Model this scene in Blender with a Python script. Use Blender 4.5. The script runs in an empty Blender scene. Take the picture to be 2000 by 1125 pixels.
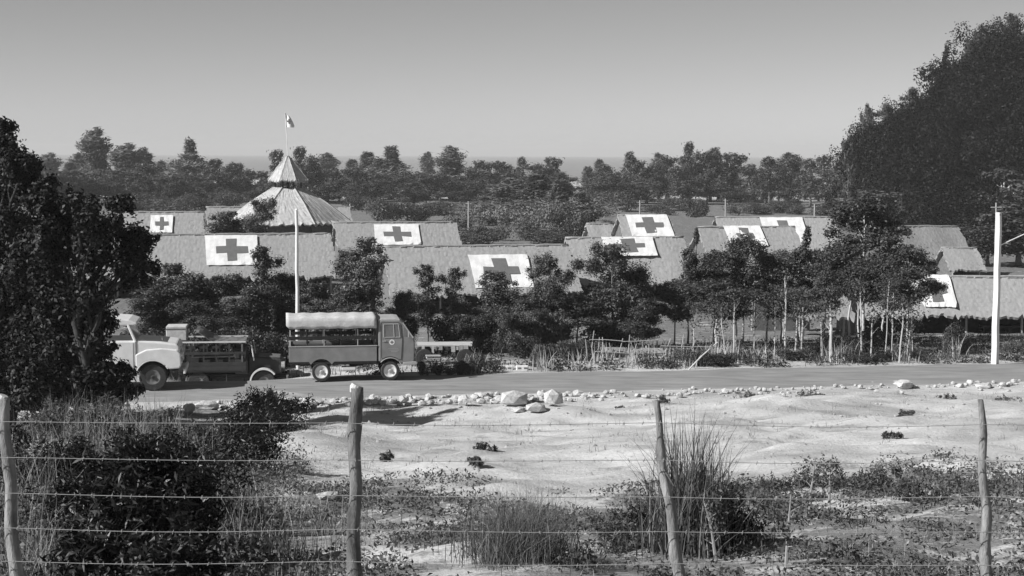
import bpy, math, random
import numpy as np
from mathutils import Vector, Matrix

# ------------------------------------------------------------------ camera, sky, sun, exposure
SC = bpy.context.scene
COL = SC.collection
CAM_H = 7.9                      # metres above the road
F = 3000.0                       # focal length in photo pixels (2000 px wide)
PITCH = math.atan((562.5 - 300.0) / F)
ROLL = math.radians(0.2)
cam = bpy.data.cameras.new("camera")
cam.sensor_width = 36.0
cam.lens = 36.0 * F / 2000.0
cam.clip_start = 0.1
cam.clip_end = 20000.0
camo = bpy.data.objects.new("camera", cam)
COL.objects.link(camo)
CAM_M = Matrix.Rotation(math.pi / 2 - PITCH, 4, 'X') @ Matrix.Rotation(ROLL, 4, 'Z')
camo.matrix_world = Matrix.Translation((0, 0, CAM_H)) @ CAM_M
SC.camera = camo

SUN_EL = math.radians(34.0)
SUN_AZ = math.radians(180.0 + 66.0)            # clockwise from +Y (away from the camera): to the left, a little behind
SUN_FROM = Vector((math.sin(SUN_AZ) * math.cos(SUN_EL), math.cos(SUN_AZ) * math.cos(SUN_EL), math.sin(SUN_EL)))
world = bpy.data.worlds.new("World")
SC.world = world
world.use_nodes = True
wn = world.node_tree
wn.nodes.clear()
w_out = wn.nodes.new("ShaderNodeOutputWorld")
w_bg = wn.nodes.new("ShaderNodeBackground")
w_sky = wn.nodes.new("ShaderNodeTexSky")
w_sky.sky_type = 'NISHITA'
w_sky.sun_disc = False
w_sky.sun_elevation = SUN_EL
w_sky.sun_rotation = SUN_AZ
w_sky.air_density = 1.0
w_sky.dust_density = 0.25
w_sky.ozone_density = 1.0
w_sep = wn.nodes.new("ShaderNodeSeparateColor")  # black-and-white film: one grey from the three channels
w_m1 = wn.nodes.new("ShaderNodeMath"); w_m1.operation = 'MULTIPLY'; w_m1.inputs[1].default_value = 1.0
w_m2 = wn.nodes.new("ShaderNodeMath"); w_m2.operation = 'MULTIPLY_ADD'; w_m2.inputs[1].default_value = 0.0
wn.links.new(w_sky.outputs[0], w_sep.inputs[0])
wn.links.new(w_sep.outputs[0], w_m1.inputs[0])
wn.links.new(w_sep.outputs[1], w_m2.inputs[0])
wn.links.new(w_m1.outputs[0], w_m2.inputs[2])
wn.links.new(w_m2.outputs[0], w_bg.inputs[0])
w_bg.inputs[1].default_value = 0.060
wn.links.new(w_bg.outputs[0], w_out.inputs[0])

sun = bpy.data.lights.new("sun", 'SUN')
sun.energy = 5.0
sun.angle = math.radians(0.5)
sun.color = (1.0, 0.995, 0.99)
suno = bpy.data.objects.new("sun", sun)
suno.rotation_euler = (-SUN_FROM).to_track_quat('-Z', 'Y').to_euler()
suno.location = SUN_FROM * 80
COL.objects.link(suno)

SC.view_settings.view_transform = 'Standard'
SC.view_settings.look = 'None'
SC.view_settings.exposure = 0.45
SC.view_settings.gamma = 1.0
SC.view_settings.use_curve_mapping = False
SC.cycles.max_bounces = 5
SC.cycles.diffuse_bounces = 2
SC.cycles.glossy_bounces = 2
SC.cycles.transmission_bounces = 3
SC.cycles.volume_bounces = 0
SC.cycles.transparent_max_bounces = 6

# ------------------------------------------------------------------ photo pixel -> ray
def ray(px, py):
    d = CAM_M.to_3x3() @ Vector(((px - 1000.0) / F, (562.5 - py) / F, -1.0))
    return d / d.y                                  # per metre of depth
def at(px, py, depth):
    d = ray(px, py)
    return Vector((d.x * depth, depth, CAM_H + d.z * depth))
def on_z(px, py, z):
    d = ray(px, py)
    return at(px, py, (z - CAM_H) / d.z)

# ------------------------------------------------------------------ terrain
RNG = np.random.default_rng(7)
random.seed(7)
_waves = []
for wl, amp, n in ((14.0, .08, 5), (5.0, .05, 7), (2.0, .034, 9), (.9, .018, 10)):
    for _ in range(n):
        a = RNG.uniform(0, 2 * math.pi)
        k = 2 * math.pi / (wl * RNG.uniform(.7, 1.4))
        _waves.append((k * math.cos(a), k * math.sin(a), RNG.uniform(0, 6.28), amp / math.sqrt(n) * 1.4))
def wav(x, y):
    t = 0
    for kx, ky, ph, a in _waves:
        t = t + a * np.sin(kx * x + ky * y + ph)
    return t
def sstep(a, b, v):
    t = np.clip((v - a) / (b - a), 0, 1)
    return t * t * (3 - 2 * t)
ROAD_Y, ROAD_K, ROAD_W = 52.5, 0.167, 2.2
def road_u(x, y):
    return y - (ROAD_Y + ROAD_K * x)
_mounds = []
def hgt(x, y):
    x = np.asarray(x, float); y = np.asarray(y, float)
    u = road_u(np.clip(x, -60, 60), y)
    s = -u - ROAD_W - .4
    near = .116 * np.maximum(s, 0) - .10 * sstep(0, 1.2, s) * (1 - sstep(1.5, 5, s))
    far = -1.7 * sstep(3.0, 34.0, u) - .0012 * np.maximum(y - 110, 0) - .5 * sstep(400, 700, y)
    dip = -.55 * np.exp(-((u - 4.4) / 1.5) ** 2) * np.exp(-((x + 10.2) / 2.8) ** 2)
    z = near + far + dip
    onroad = 1 - sstep(ROAD_W, ROAD_W + 1.4, np.abs(u))
    z = z + wav(x, y) * (1 - onroad) * (.35 + .65 * sstep(0, 6, s) + .3 * sstep(4, 20, u)) * (1 - .6 * sstep(2, 8, y * 0 + 4))
    for mx, my, mr, mh in _mounds:
        z = z + mh * np.exp(-(((x - mx) / mr) ** 2 + ((y - my) / (mr * .8)) ** 2))
    return z
def h1(x, y):
    return float(hgt(x, y))
def gnd(px, py):                                    # where the ray of a photo pixel meets the ground
    d = ray(px, py)
    lo = 6.0
    y = lo
    step = .25
    while y < 900:
        if CAM_H + d.z * y < h1(d.x * y, y):
            a, b = y - step, y
            for _ in range(18):
                m = (a + b) / 2
                if CAM_H + d.z * m < h1(d.x * m, m): b = m
                else: a = m
            return Vector((d.x * b, b, CAM_H + d.z * b))
        y += step
        step = max(.25, y * .01)
    return at(px, py, 900)
for px, py, r, hh in ((1580, 862, .9, .14), (1850, 905, 1.0, .16), (820, 812, 1.3, .22), (1000, 808, 1.5, .25),
                      (540, 792, 1.4, .45), (1500, 790, 2.0, .25), (1150, 815, 2.0, .2), (640, 870, 1.5, .2), (1400, 830, 1.5, .08), (1700, 830, 1.8, .1), (900, 850, 1.6, .08), (1250, 880, 1.6, .08), (1750, 880, .7, .1)):
    g = gnd(px, py)
    _mounds.append((g.x, g.y, r, hh))

# ------------------------------------------------------------------ materials (all grey: the photograph is black and white)
MATS = {}
def M(name, lo, hi=None, scale=4.0, rough=.85, bump=0.0, stretch=(1, 1, 1), spec=.25, metal=0.0, detail=5.0, rand=0.0, coord='Object', trans=0.0):
    if name in MATS: return MATS[name]
    hi = lo if hi is None else hi
    m = bpy.data.materials.new(name); m.use_nodes = True
    nt = m.node_tree; n = nt.nodes; l = nt.links
    b = n["Principled BSDF"]
    b.inputs["Roughness"].default_value = rough
    b.inputs["Specular IOR Level"].default_value = spec
    b.inputs["Metallic"].default_value = metal
    tc = n.new("ShaderNodeTexCoord"); mp = n.new("ShaderNodeMapping"); mp.inputs["Scale"].default_value = stretch
    l.new(tc.outputs[coord], mp.inputs[0])
    nz = n.new("ShaderNodeTexNoise"); nz.inputs["Scale"].default_value = scale; nz.inputs["Detail"].default_value = detail
    nz.inputs["Roughness"].default_value = .62
    l.new(mp.outputs[0], nz.inputs["Vector"])
    mr = n.new("ShaderNodeMapRange"); mr.inputs[1].default_value = .28; mr.inputs[2].default_value = .72
    mr.inputs[3].default_value = lo; mr.inputs[4].default_value = hi
    l.new(nz.outputs[0], mr.inputs[0])
    out = mr.outputs[0]
    if rand:
        oi = n.new("ShaderNodeObjectInfo")
        m2 = n.new("ShaderNodeMapRange"); m2.inputs[3].default_value = 1 - rand; m2.inputs[4].default_value = 1 + rand
        l.new(oi.outputs["Random"], m2.inputs[0])
        mu = n.new("ShaderNodeMath"); mu.operation = 'MULTIPLY'
        l.new(out, mu.inputs[0]); l.new(m2.outputs[0], mu.inputs[1]); out = mu.outputs[0]
    l.new(out, b.inputs["Base Color"])
    if bump:
        bp = n.new("ShaderNodeBump"); bp.inputs["Strength"].default_value = bump; bp.inputs["Distance"].default_value = .05
        l.new(nz.outputs[0], bp.inputs["Height"]); l.new(bp.outputs[0], b.inputs["Normal"])
    if trans:
        tr = n.new("ShaderNodeBsdfTranslucent"); mx = n.new("ShaderNodeMixShader"); mx.inputs[0].default_value = trans
        l.new(out, tr.inputs[0]); l.new(b.outputs[0], mx.inputs[1]); l.new(tr.outputs[0], mx.inputs[2])
        l.new(mx.outputs[0], n["Material Output"].inputs[0])
    MATS[name] = m
    return m

def ground_material():
    m = bpy.data.materials.new("ground"); m.use_nodes = True
    n = m.node_tree.nodes; l = m.node_tree.links; b = n["Principled BSDF"]
    b.inputs["Roughness"].default_value = .95; b.inputs["Specular IOR Level"].default_value = .1
    at_ = n.new("ShaderNodeAttribute"); at_.attribute_name = "cover"
    tc = n.new("ShaderNodeTexCoord")
    def noise(scale, det, rough=.6, st=(1, 1, 1)):
        mp = n.new("ShaderNodeMapping"); mp.inputs["Scale"].default_value = st
        z = n.new("ShaderNodeTexNoise"); z.inputs["Scale"].default_value = scale; z.inputs["Detail"].default_value = det
        z.inputs["Roughness"].default_value = rough
        l.new(tc.outputs["Object"], mp.inputs[0]); l.new(mp.outputs[0], z.inputs["Vector"]); return z
    def mr(src, a, b_, c, d):
        q = n.new("ShaderNodeMapRange"); q.inputs[1].default_value = a; q.inputs[2].default_value = b_
        q.inputs[3].default_value = c; q.inputs[4].default_value = d; l.new(src, q.inputs[0]); return q.outputs[0]
    def math_(op, a, b_):
        q = n.new("ShaderNodeMath"); q.operation = op
        for i, v in enumerate((a, b_)):
            if isinstance(v, (int, float)): q.inputs[i].default_value = v
            else: l.new(v, q.inputs[i])
        return q.outputs[0]
    n_big = noise(.35, 6, .62, (.6, 1.4, 1)); n_mid = noise(1.6, 6, .65, (.7, 1.3, 1)); n_fin = noise(14, 5, .7)
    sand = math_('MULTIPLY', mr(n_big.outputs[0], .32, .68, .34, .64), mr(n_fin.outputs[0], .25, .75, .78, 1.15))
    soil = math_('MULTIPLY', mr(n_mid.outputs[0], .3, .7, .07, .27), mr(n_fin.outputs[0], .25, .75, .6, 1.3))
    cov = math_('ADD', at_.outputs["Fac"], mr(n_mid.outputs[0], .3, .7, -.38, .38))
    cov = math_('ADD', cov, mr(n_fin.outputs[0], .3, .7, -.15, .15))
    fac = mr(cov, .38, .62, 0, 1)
    mx = n.new("ShaderNodeMix"); mx.data_type = 'FLOAT'
    l.new(fac, mx.inputs[0]); l.new(sand, mx.inputs[2]); l.new(soil, mx.inputs[3])
    l.new(mx.outputs[0], b.inputs["Base Color"])
    bp = n.new("ShaderNodeBump"); bp.inputs["Strength"].default_value = .55; bp.inputs["Distance"].default_value = .06
    hh = math_('ADD', n_fin.outputs[0], math_('MULTIPLY', n_mid.outputs[0], 1.5))
    l.new(hh, bp.inputs["Height"]); l.new(bp.outputs[0], b.inputs["Normal"])
    return m

# ------------------------------------------------------------------ mesh helpers
def link(o, parent=None):
    COL.objects.link(o)
    if parent is not None: o.parent = parent
    return o
def tag(o, label=None, cat=None, group=None, kind=None):
    if label: o["label"] = label
    if cat: o["category"] = cat
    if group: o["group"] = group
    if kind: o["kind"] = kind
    return o
def empty(name, loc, rz=0.0):
    o = bpy.data.objects.new(name, None); o.empty_display_size = .2
    o.location = loc; o.rotation_euler = (0, 0, rz)
    return link(o)
def quads_mesh(name, V, Q, mat):
    me = bpy.data.meshes.new(name)
    V = np.asarray(V, np.float32); Q = np.asarray(Q, np.int32)
    k = Q.shape[1]
    me.vertices.add(len(V)); me.vertices.foreach_set("co", V.ravel())
    me.loops.add(Q.size); me.loops.foreach_set("vertex_index", Q.ravel())
    me.polygons.add(len(Q)); me.polygons.foreach_set("loop_start", np.arange(0, Q.size, k, dtype=np.int32))
    me.update(calc_edges=True)
    if mat: me.materials.append(mat)
    return me
def mobj(name, me, parent=None, loc=None):
    o = bpy.data.objects.new(name, me)
    if loc is not None: o.location = loc
    return link(o, parent)

class MB:
    """collects simple shapes into ONE mesh"""
    def __init__(s): s.v = []; s.f = []
    def add(s, vs, fs):
        b = len(s.v); s.v += [tuple(v) for v in vs]; s.f += [tuple(i + b for i in f) for f in fs]; return s
    def box(s, x0, x1, y0, y1, z0, z1):
        return s.add([(x0, y0, z0), (x1, y0, z0), (x1, y1, z0), (x0, y1, z0), (x0, y0, z1), (x1, y0, z1), (x1, y1, z1), (x0, y1, z1)],
                     [(0, 3, 2, 1), (4, 5, 6, 7), (0, 1, 5, 4), (1, 2, 6, 5), (2, 3, 7, 6), (3, 0, 4, 7)])
    def prism(s, pts, y0, y1):                      # profile in x,z extruded along y
        n = len(pts)
        vs = [(p[0], y0, p[1]) for p in pts] + [(p[0], y1, p[1]) for p in pts]
        fs = [tuple(range(n - 1, -1, -1)), tuple(range(n, 2 * n))]
        fs += [(i, (i + 1) % n, n + (i + 1) % n, n + i) for i in range(n)]
        return s.add(vs, [tuple(reversed(f)) for f in fs])
    def tube(s, pts, rad, seg=8, cap=True):
        pts = [Vector(p) for p in pts]; n = len(pts)
        if not hasattr(rad, '__len__'): rad = [rad] * n
        vs = []; fs = []
        for i, p in enumerate(pts):
            t = (pts[min(i + 1, n - 1)] - pts[max(i - 1, 0)]).normalized()
            a = t.orthogonal().normalized() if abs(t.z) < .9 else Vector((1, 0, 0))
            a = (a - t * a.dot(t)).normalized(); b = t.cross(a)
            for k in range(seg):
                q = 2 * math.pi * k / seg
                vs.append(p + (a * math.cos(q) + b * math.sin(q)) * rad[i])
        for i in range(n - 1):
            for k in range(seg):
                fs.append((i * seg + k, i * seg + (k + 1) % seg, (i + 1) * seg + (k + 1) % seg, (i + 1) * seg + k))
        if cap: fs += [tuple(range(seg - 1, -1, -1)), tuple(range((n - 1) * seg, n * seg))]
        return s.add(vs, fs)
    def disc_lathe(s, prof, cx, cz, seg=24):        # profile of (radius, y) spun about the y axis through (cx, cz)
        vs = []; fs = []; n = len(prof)
        for k in range(seg):
            q = 2 * math.pi * k / seg
            for r, y in prof: vs.append((cx + r * math.cos(q), y, cz + r * math.sin(q)))
        for k in range(seg):
            for i in range(n - 1):
                a = k * n + i; b = ((k + 1) % seg) * n + i
                fs.append((a, a + 1, b + 1, b))
        return s.add(vs, fs)
    def build(s, name, mat, parent=None, bevel=0, smooth=False, label=None):
        me = bpy.data.meshes.new(name); me.from_pydata(s.v, [], s.f); me.update()
        if mat: me.materials.append(mat)
        if smooth: me.polygons.foreach_set("use_smooth", [True] * len(me.polygons))
        o = mobj(name, me, parent)
        if bevel:
            bv = o.modifiers.new("bevel", 'BEVEL'); bv.width = bevel; bv.segments = 2; bv.limit_method = 'ANGLE'; bv.angle_limit = .6
        if label: o["label"] = label
        return o

def copy_tree(o, parent=None):
    c = o.copy(); COL.objects.link(c); c.parent = parent
    for ch in o.children: copy_tree(ch, c)
    return c

# leaves: diamond-shaped quads
def unit(v): return v / np.maximum(np.linalg.norm(v, axis=1, keepdims=True), 1e-9)
def leaf_quads(C, N, L, W, rng, up=None):
    n = len(C); N = unit(N)
    T = rng.normal(size=(n, 3)) if up is None else up + rng.normal(size=(n, 3)) * .35
    T = unit(T - N * (T * N).sum(1, keepdims=True)); B = np.cross(N, T)
    L = np.broadcast_to(L, (n,))[:, None]; W = np.broadcast_to(W, (n,))[:, None]
    fold = N * W * .35
    V = np.stack([C - T * L * .5, C + B * W * .5 + fold, C + T * L * .5, C - B * W * .5 + fold], 1).reshape(-1, 3)
    Q = np.arange(4 * n).reshape(-1, 4)
    return V, Q
def blob_leaves(blobs, dens, L, rng, outward=.9, shell=.55, W=.55, soft=False):
    """blobs: rows of (x,y,z,rx,ry,rz); dens = leaves per square metre of blob section"""
    Vs = []; off = 0; Qs = []
    for (x, y, z, rx, ry, rz) in blobs:
        n = max(12, int(dens * math.pi * ((rx + ry) / 2) * rz))
        D = unit(rng.normal(size=(n, 3)))
        lump = 1 + .16 * np.sin(D[:, 0] * 5 + x * 7) * np.sin(D[:, 2] * 6 + z * 5) + .12 * np.sin(D[:, 1] * 9 + y * 3 + D[:, 2] * 4)
        r = (shell + (1 - shell) * rng.random(n) ** .7) * lump * (1 + .10 * rng.normal(size=n))
        if soft: r = np.abs(rng.normal(.62, .34, n)) * lump
        C = np.array([x, y, z]) + D * r[:, None] * np.array([rx, ry, rz])
        N = D * outward + rng.normal(size=(n, 3)) * .55 + np.array([0, 0, .25])
        V, Q = leaf_quads(C, N, L * rng.uniform(.6, 1.35, n), L * W * rng.uniform(.7, 1.2, n), rng)
        Vs.append(V); Qs.append(Q + off); off += len(V)
    return np.concatenate(Vs), np.concatenate(Qs)
def fray(blobs, rng, k=4, f=.45):
    out = []
    for (x, y, z, rx, ry, rz) in blobs:
        out.append((x, y, z, rx * .8, ry * .8, rz * .8))
        for _ in range(k):
            d = unit(rng.normal(size=(1, 3)))[0]; d[2] = d[2] * .8 + .15; g = f * rng.uniform(.6, 1.25); e = rng.uniform(.75, 1.05)
            out.append((x + d[0] * rx * e, y + d[1] * ry * e, z + d[2] * rz * e, rx * g * .8, ry * g * .8, rz * g * rng.uniform(.9, 1.6)))
    return out
def limbs(mb, base, blobs, r0, rng, fork=.45, seg=7, bend=.12):
    base = Vector(base)
    top = max(blobs, key=lambda b: b[2])
    tp = Vector(top[:3])
    h = tp.z - base.z
    pts = []; rad = []
    for i in range(7):
        t = i / 6
        p = base.lerp(tp, t) + Vector((rng.normal() * bend * h * .2, rng.normal() * bend * h * .2, 0)) * (0 if i in (0, 6) else 1)
        pts.append(p); rad.append(r0 * (1.25 if i == 0 else 1 - .8 * t))
    mb.tube(pts, rad, seg)
    for b in blobs:
        if b is top: continue
        c = Vector(b[:3])
        t = min(.85, max(.18, fork * rng.uniform(.7, 1.3) * (c.z - base.z) / max(h, .1) + .1))
        i = t * 6; k = int(i); s = pts[k].lerp(pts[min(k + 1, 6)], i - k)
        mid = s.lerp(c, .5) + Vector((0, 0, .08 * h))
        r = r0 * (1 - .8 * t) * .7
        mb.tube([s, s.lerp(mid, .5) + Vector((rng.normal(), rng.normal(), 0)) * .02 * h, mid, c], [r, r * .8, r * .6, r * .3], 5)

# ------------------------------------------------------------------ the setting: ground, road, sea
MG = ground_material()
def build_ground():
    ys = [-30.0]
    while ys[-1] < 760:
        y = ys[-1]
        d = 2.0 if y < 4 else (.20 if y < 62 else min(9.0, .20 + (y - 62) * .022))
        ys.append(y + d)
    ys = np.array(ys)
    t = np.linspace(-1, 1, 361)
    t = .75 * t + .25 * t ** 3
    Y, T = np.meshgrid(ys, t, indexing='ij')
    X = T * (16 + .62 * np.maximum(Y, 0))
    Z = hgt(X, Y)
    u = road_u(X, Y); s = -u - ROAD_W
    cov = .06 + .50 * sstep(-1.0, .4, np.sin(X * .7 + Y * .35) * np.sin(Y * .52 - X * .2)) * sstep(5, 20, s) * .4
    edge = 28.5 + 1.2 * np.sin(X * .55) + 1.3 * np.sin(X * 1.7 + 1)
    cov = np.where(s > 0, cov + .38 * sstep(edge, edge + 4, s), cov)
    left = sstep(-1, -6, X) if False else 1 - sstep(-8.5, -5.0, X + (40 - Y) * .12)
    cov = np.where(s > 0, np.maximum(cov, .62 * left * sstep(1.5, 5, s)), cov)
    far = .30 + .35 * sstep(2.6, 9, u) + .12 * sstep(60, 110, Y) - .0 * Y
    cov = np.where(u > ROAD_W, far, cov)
    cov = np.where(Y > 325, .72 - .75 * sstep(328, 345, Y), cov)
    nr, nc = Y.shape
    V = np.stack([X, Y, Z], -1).reshape(-1, 3)
    I = np.arange(nr * nc).reshape(nr, nc)
    Q = np.stack([I[:-1, :-1], I[:-1, 1:], I[1:, 1:], I[1:, :-1]], -1).reshape(-1, 4)
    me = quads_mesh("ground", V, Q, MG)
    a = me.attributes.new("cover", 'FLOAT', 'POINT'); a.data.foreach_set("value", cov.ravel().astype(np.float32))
    me.polygons.foreach_set("use_smooth", [True] * len(me.polygons))
    tag(mobj("ground", me), "pale sandy slope falling to the road and the flat camp land beyond", kind="structure")
build_ground()

def build_road():
    xs = np.linspace(-90, 120, 520)
    us = np.linspace(-1, 1, 25)
    Xs, U = np.meshgrid(xs, us, indexing='ij')
    wob = 1 + .05 * np.sin(Xs * .9) + .03 * np.sin(Xs * 2.3 + 1)
    u = U * (ROAD_W + .15) * wob
    Y = ROAD_Y + ROAD_K * np.clip(Xs, -60, 60) + u
    Z = hgt(Xs, Y) + .02 + .07 * (1 - np.abs(U) ** 3) + .008 * np.sin(Xs * 1.3 + U * 4) - .05 * np.exp(-((np.abs(U + .04 * np.sin(Xs * .2)) - .42) / .12) ** 2)
    Z = np.where(np.abs(U) > .95, hgt(Xs, Y) - .03, Z)
    V = np.stack([Xs, Y, Z], -1).reshape(-1, 3)
    I = np.arange(Xs.size).reshape(Xs.shape)
    Q = np.stack([I[:-1, :-1], I[1:, :-1], I[1:, 1:], I[:-1, 1:]], -1).reshape(-1, 4)
    me = quads_mesh("road", V, Q, M("road_gravel", .18, .31, scale=1.6, rough=.95, bump=.8, stretch=(.35, 1.6, 1), spec=.1, detail=9))
    me.polygons.foreach_set("use_smooth", [True] * len(me.polygons))
    tag(mobj("road", me), "unpaved grey gravel road running past the camp", kind="structure")
build_road()

SEA_Z = -2.65
mb = MB(); mb.add([(-5600, 560, SEA_Z), (5600, 560, SEA_Z), (5600, 5600, SEA_Z), (-5600, 5600, SEA_Z)], [(0, 1, 2, 3)])
tag(mb.build("sea", M("sea_water", .24, .30, scale=.02, rough=.35, bump=.3, stretch=(.3, 1, 1), spec=.5)), "calm grey sea reaching the horizon behind the trees", kind="structure")

# ------------------------------------------------------------------ thatched huts
M_TH = M("thatch", .24, .35, scale=4, rough=.98, bump=.10, stretch=(1.5, .7, .7), spec=.08, detail=8, rand=.06)
M_TH2 = M("thatch_weathered", .14, .26, scale=5.0, rough=.95, bump=.3, stretch=(2.2, .5, .5), spec=.08, detail=8)
M_CLOTH = M("white_cloth", .58, .80, scale=1.3, rough=.8, bump=.1, spec=.1)
M_CROSS = M("cross_paint", .125, .16, scale=2.0, rough=.85, spec=.1)
M_POST = M("pale_wood", .26, .42, scale=6, rough=.9, bump=.5, stretch=(1, 1, .3), spec=.1)
M_DARKWOOD = M("dark_wood", .035, .08, scale=6, rough=.9, bump=.4, spec=.1)
M_MAT = M("woven_mat", .10, .20, scale=5, rough=.95, bump=.5, spec=.05)

def roof_slope(name, x0, x1, y_e, z_e, y_r, z_r, mat, parent, rng, th=.16):
    """thatch slab from the eave line (y_e,z_e) to the ridge (y_r,z_r), with stepped courses and a ragged eave"""
    nx = max(8, int((x1 - x0) / .14)); courses = 9; rows = courses * 2
    vs = []
    lens = rng.normal(size=nx + 1) * .05; strk = rng.normal(size=nx + 1) * .0015
    sag = rng.normal(size=3) * .03
    for i in range(rows + 1):
        c = i // 2; t = (c + (i % 2) * .999) / courses if i < rows else 1.0
        for k in range(nx + 1):
            x = x0 + (x1 - x0) * k / nx
            q = k / nx
            tt = t
            if i == 0: tt = t - (.02 + lens[k] * .6)
            y = y_e + (y_r - y_e) * tt; z = z_e + (z_r - z_e) * tt
            lift = rng.normal() * .006
            z += lift + strk[k] + sag[0] * math.sin(q * 5) + sag[1] * math.sin(q * 11 + 2) + sag[2] * math.sin(t * 3)
            edge = .05 * rng.normal() if k in (0, nx) else 0
            vs.append((x + edge, y, z))
    n = nx + 1
    fs = [(i * n + k, i * n + k + 1, (i + 1) * n + k + 1, (i + 1) * n + k) for i in range(rows) for k in range(nx)]
    if y_e > y_r: fs = [tuple(reversed(f)) for f in fs]
    me = bpy.data.meshes.new(name); me.from_pydata(vs, [], fs); me.update(); me.materials.append(mat)
    o = mobj(name, me, parent)
    so = o.modifiers.new("thickness", 'SOLIDIFY'); so.thickness = th; so.offset = -1
    return o

def cross_mesh(cx, cy, a, t, asp):
    """plus shape as a flat polygon: half arms a (and a*asp), half width t"""
    b = a * asp; tv = t
    return [(cx - t, cy - b), (cx + t, cy - b), (cx + t, cy - tv), (cx + a, cy - tv), (cx + a, cy + tv), (cx + t, cy + tv), (cx + t, cy + b),
            (cx - t, cy + b), (cx - t, cy + tv), (cx - a, cy + tv), (cx - a, cy - tv), (cx - t, cy - tv)]

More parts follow.
